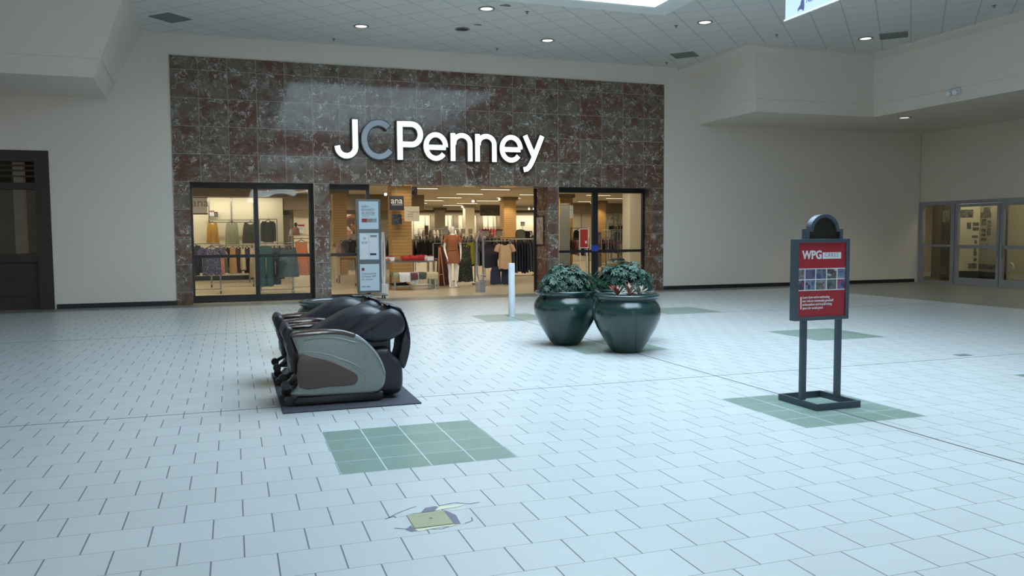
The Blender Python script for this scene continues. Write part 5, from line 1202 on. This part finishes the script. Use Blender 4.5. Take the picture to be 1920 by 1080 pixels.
# ================================================================== RIGHT SHOP FRONT
M['sh_floor'] = mat('grey shop floor', (0.16, 0.16, 0.14), .4)
struct('floor', MB().add([(RX+.1, -9, .001), (26, -9, .001), (26, 2.6, .001), (RX+.1, 2.6, .001)], [(0, 1, 2, 3)]), 'sh_floor')
sh = mat('beige shop wall', (0.50, 0.47, 0.33), .8)
struct('wall_shop_back', MB().box(24.6, 24.8, -9, 2.6, 0, 3), sh); struct('wall_shop_side', MB().box(RX+.26, 24.6, 2.4, 2.6, 0, 3), sh); struct('wall_shop_end', MB().box(RX+.26, 24.6, -9, -8.8, 0, 3), sh)
struct('ceiling', MB().box(RX+.26, 24.8, -9, 2.6, 2.9, 3.0), sh)
struct('baseboard_shop', MB().box(24.57, 24.6, -8.8, 2.4, 0, .14).box(RX+.3, 24.57, 2.37, 2.4, 0, .14), 'white')
area('shop_fill_lamp', (21.55, -2.5, 2.85), 0.4, 7.0, 60, (1.0, .93, .72))  # unseen area lamps added in the shop, this one for the board fronts
area('shop_fill_lamp', (23.6, -3.0, 2.88), 1.0, 6.0, 30, (1.0, .93, .72))
w4 = sempty('window_4', (RX, -.6, 0)); d2 = sempty('door_2', (RX, -3.0, 0))
m = MB(); m.box(RX-.03, RX+.09, -.14, -.02, 0, 2.41).box(RX-.03, RX+.09, -7.2, -.14, 2.31, 2.41).box(RX-.03, RX+.09, -1.30, -1.17, 0, 2.31).box(RX-.02, RX+.08, -1.17, -.14, 0, .05)
part_at(w4, m, 'window_frame', 'alum'); part_at(w4, MB().box(RX, RX+.05, -1.17, -.14, 1.08, 1.14), 'window_rail', 'alum'); part_at(w4, MB().box(RX+.02, RX+.028, -1.17, -.14, .05, 2.31), 'pane', 'dimglass')
for y0, y1 in ((-2.76, -1.32), (-4.22, -2.78)):
    m = MB().box(RX-.02, RX+.07, y1-.09, y1, 0, 2.30).box(RX-.02, RX+.07, y0, y0+.09, 0, 2.30).box(RX-.02, RX+.07, y0+.09, y1-.09, 0.01, .20).box(RX-.02, RX+.07, y0+.09, y1-.09, 2.22, 2.30).box(RX-.01, RX+.06, y0+.09, y1-.09, 1.04, 1.14)
    lf = part_at(d2, m, 'door_leaf', 'alum'); part_at(d2, MB().box(RX+.02, RX+.028, y0+.09, y1-.09, .20, 2.22), 'pane', 'dimglass')
for y in (-2.70, -2.85): part_at(d2, MB().tube([(RX-.06, y, .82), (RX-.06, y, 1.2)], .014, 8).tube([(RX-.06, y, .85), (RX-.01, y, .85)], .01, 6).tube([(RX-.06, y, 1.17), (RX-.01, y, 1.17)], .01, 6), 'door_handle', 'alum', 40)
part_at(d2, MB().box(RX-.03, RX+.09, -4.34, -4.24, 0, 2.31), 'door_frame', 'alum')
part_at(d2, MB().box(RX+.02, RX+.028, -7.1, -4.34, .05, 2.31), 'pane', 'dimglass')
# display boards inside, facing the doors
def on_x(px, py, X):
    d = fw + rt*((px-960)/FPX) - up*((py-540)/FPX); return CAM + d*((X-CAM.x)/d.x)
def board(px0, px1, X0, X1, label, body, photos=(), band=True, top=2.42, title=None):
    a = on_x(px0, 450, X0); b = on_x(px1, 450, X1); L_ = math.hypot(b.x-a.x, b.y-a.y); t = thing('display_board', label, 'display board', (a.x, a.y, 0), math.atan2(b.y-a.y, b.x-a.x))
    MB().box(0, L_, 0, .03, 0.02, top).build('panel', body, t)
    if band: MB().box(0, L_, -.003, 0, .02, .34).build('footer', mat('dark footer', (.02, .018, .025), .5), t)
    for i, (u, v, w, h) in enumerate(photos): MB().box(u*L_, (u+w)*L_, -.004, 0, v*top, (v+h)*top).build('photo', photo_mat('grey photo', (.05, .05, .045), (.16, .16, .15), (.09, .09, .08), 9, i+px0), t)
    if title: text(title, 'lettering', mat('brown print', (.25, .12, .08), .6), .10, t, (.08*L_, -.004, .94*top), bold=.001)
    return t
cr = mat('cream board', (0.52, .47, .34), .6); gb = mat('grey beige board', (.30, .27, .21), .6); tb = mat('taupe board', (.17, .15, .13), .6)
board(1796, 1836, 21.9, 22.3, 'cream display board with photos behind the left door leaf', cr, ((.06, .80, .62, .10), (.40, .66, .2, .08), (.68, .695, .28, .045), (.68, .64, .28, .04), (.66, .55, .28, .03), (.78, .48, .12, .04), (.76, .38, .12, .04), (.76, .33, .14, .05), (.76, .26, .14, .04), (.52, .17, .4, .065)))
board(1836, 1871, 22.3, 21.95, 'grey beige display board with many small photos beside the cream one', gb, ((.2, .86, .35, .06), (.05, .79, .55, .07), (.10, .70, .25, .08), (.42, .68, .2, .08), (.12, .62, .24, .04), (.42, .58, .18, .09), (.12, .57, .22, .03), (.1, .52, .3, .03), (.4, .45, .1, .03), (.12, .41, .3, .03), (.04, .17, .9, .06)))
board(1747, 1764, 22.9, 22.6, 'taupe display board with lines of text in the left shop window', tb, (), False); board(1764, 1780, 22.2, 22.0, 'dark display board with photos in the left shop window', mat('dark board', (.05, .047, .042), .5), ((.1, .75, .8, .15), (.1, .42, .7, .1), (.1, .08, .7, .1)), False, title=None)
board(1878, 1888, 22.4, 22.3, 'narrow grey display board behind the right door leaf', tb, ((.2, .8, .6, .06), (.2, .72, .5, .04)), True)
p = on_x(1892, 520, 23.4); t = thing('desk_fan', 'pale round object on a short stem behind the right door leaf', 'fan', (p.x, p.y, 0)); MB().lathe([(.14, 0), (.14, .02), (.03, .05), (.025, .35)], n=20).build('stand', sh, t, 40); MB().tube([(-.03, 0, .45), (.03, 0, .45)], .14, 20).build('head', 'white', t, 40)
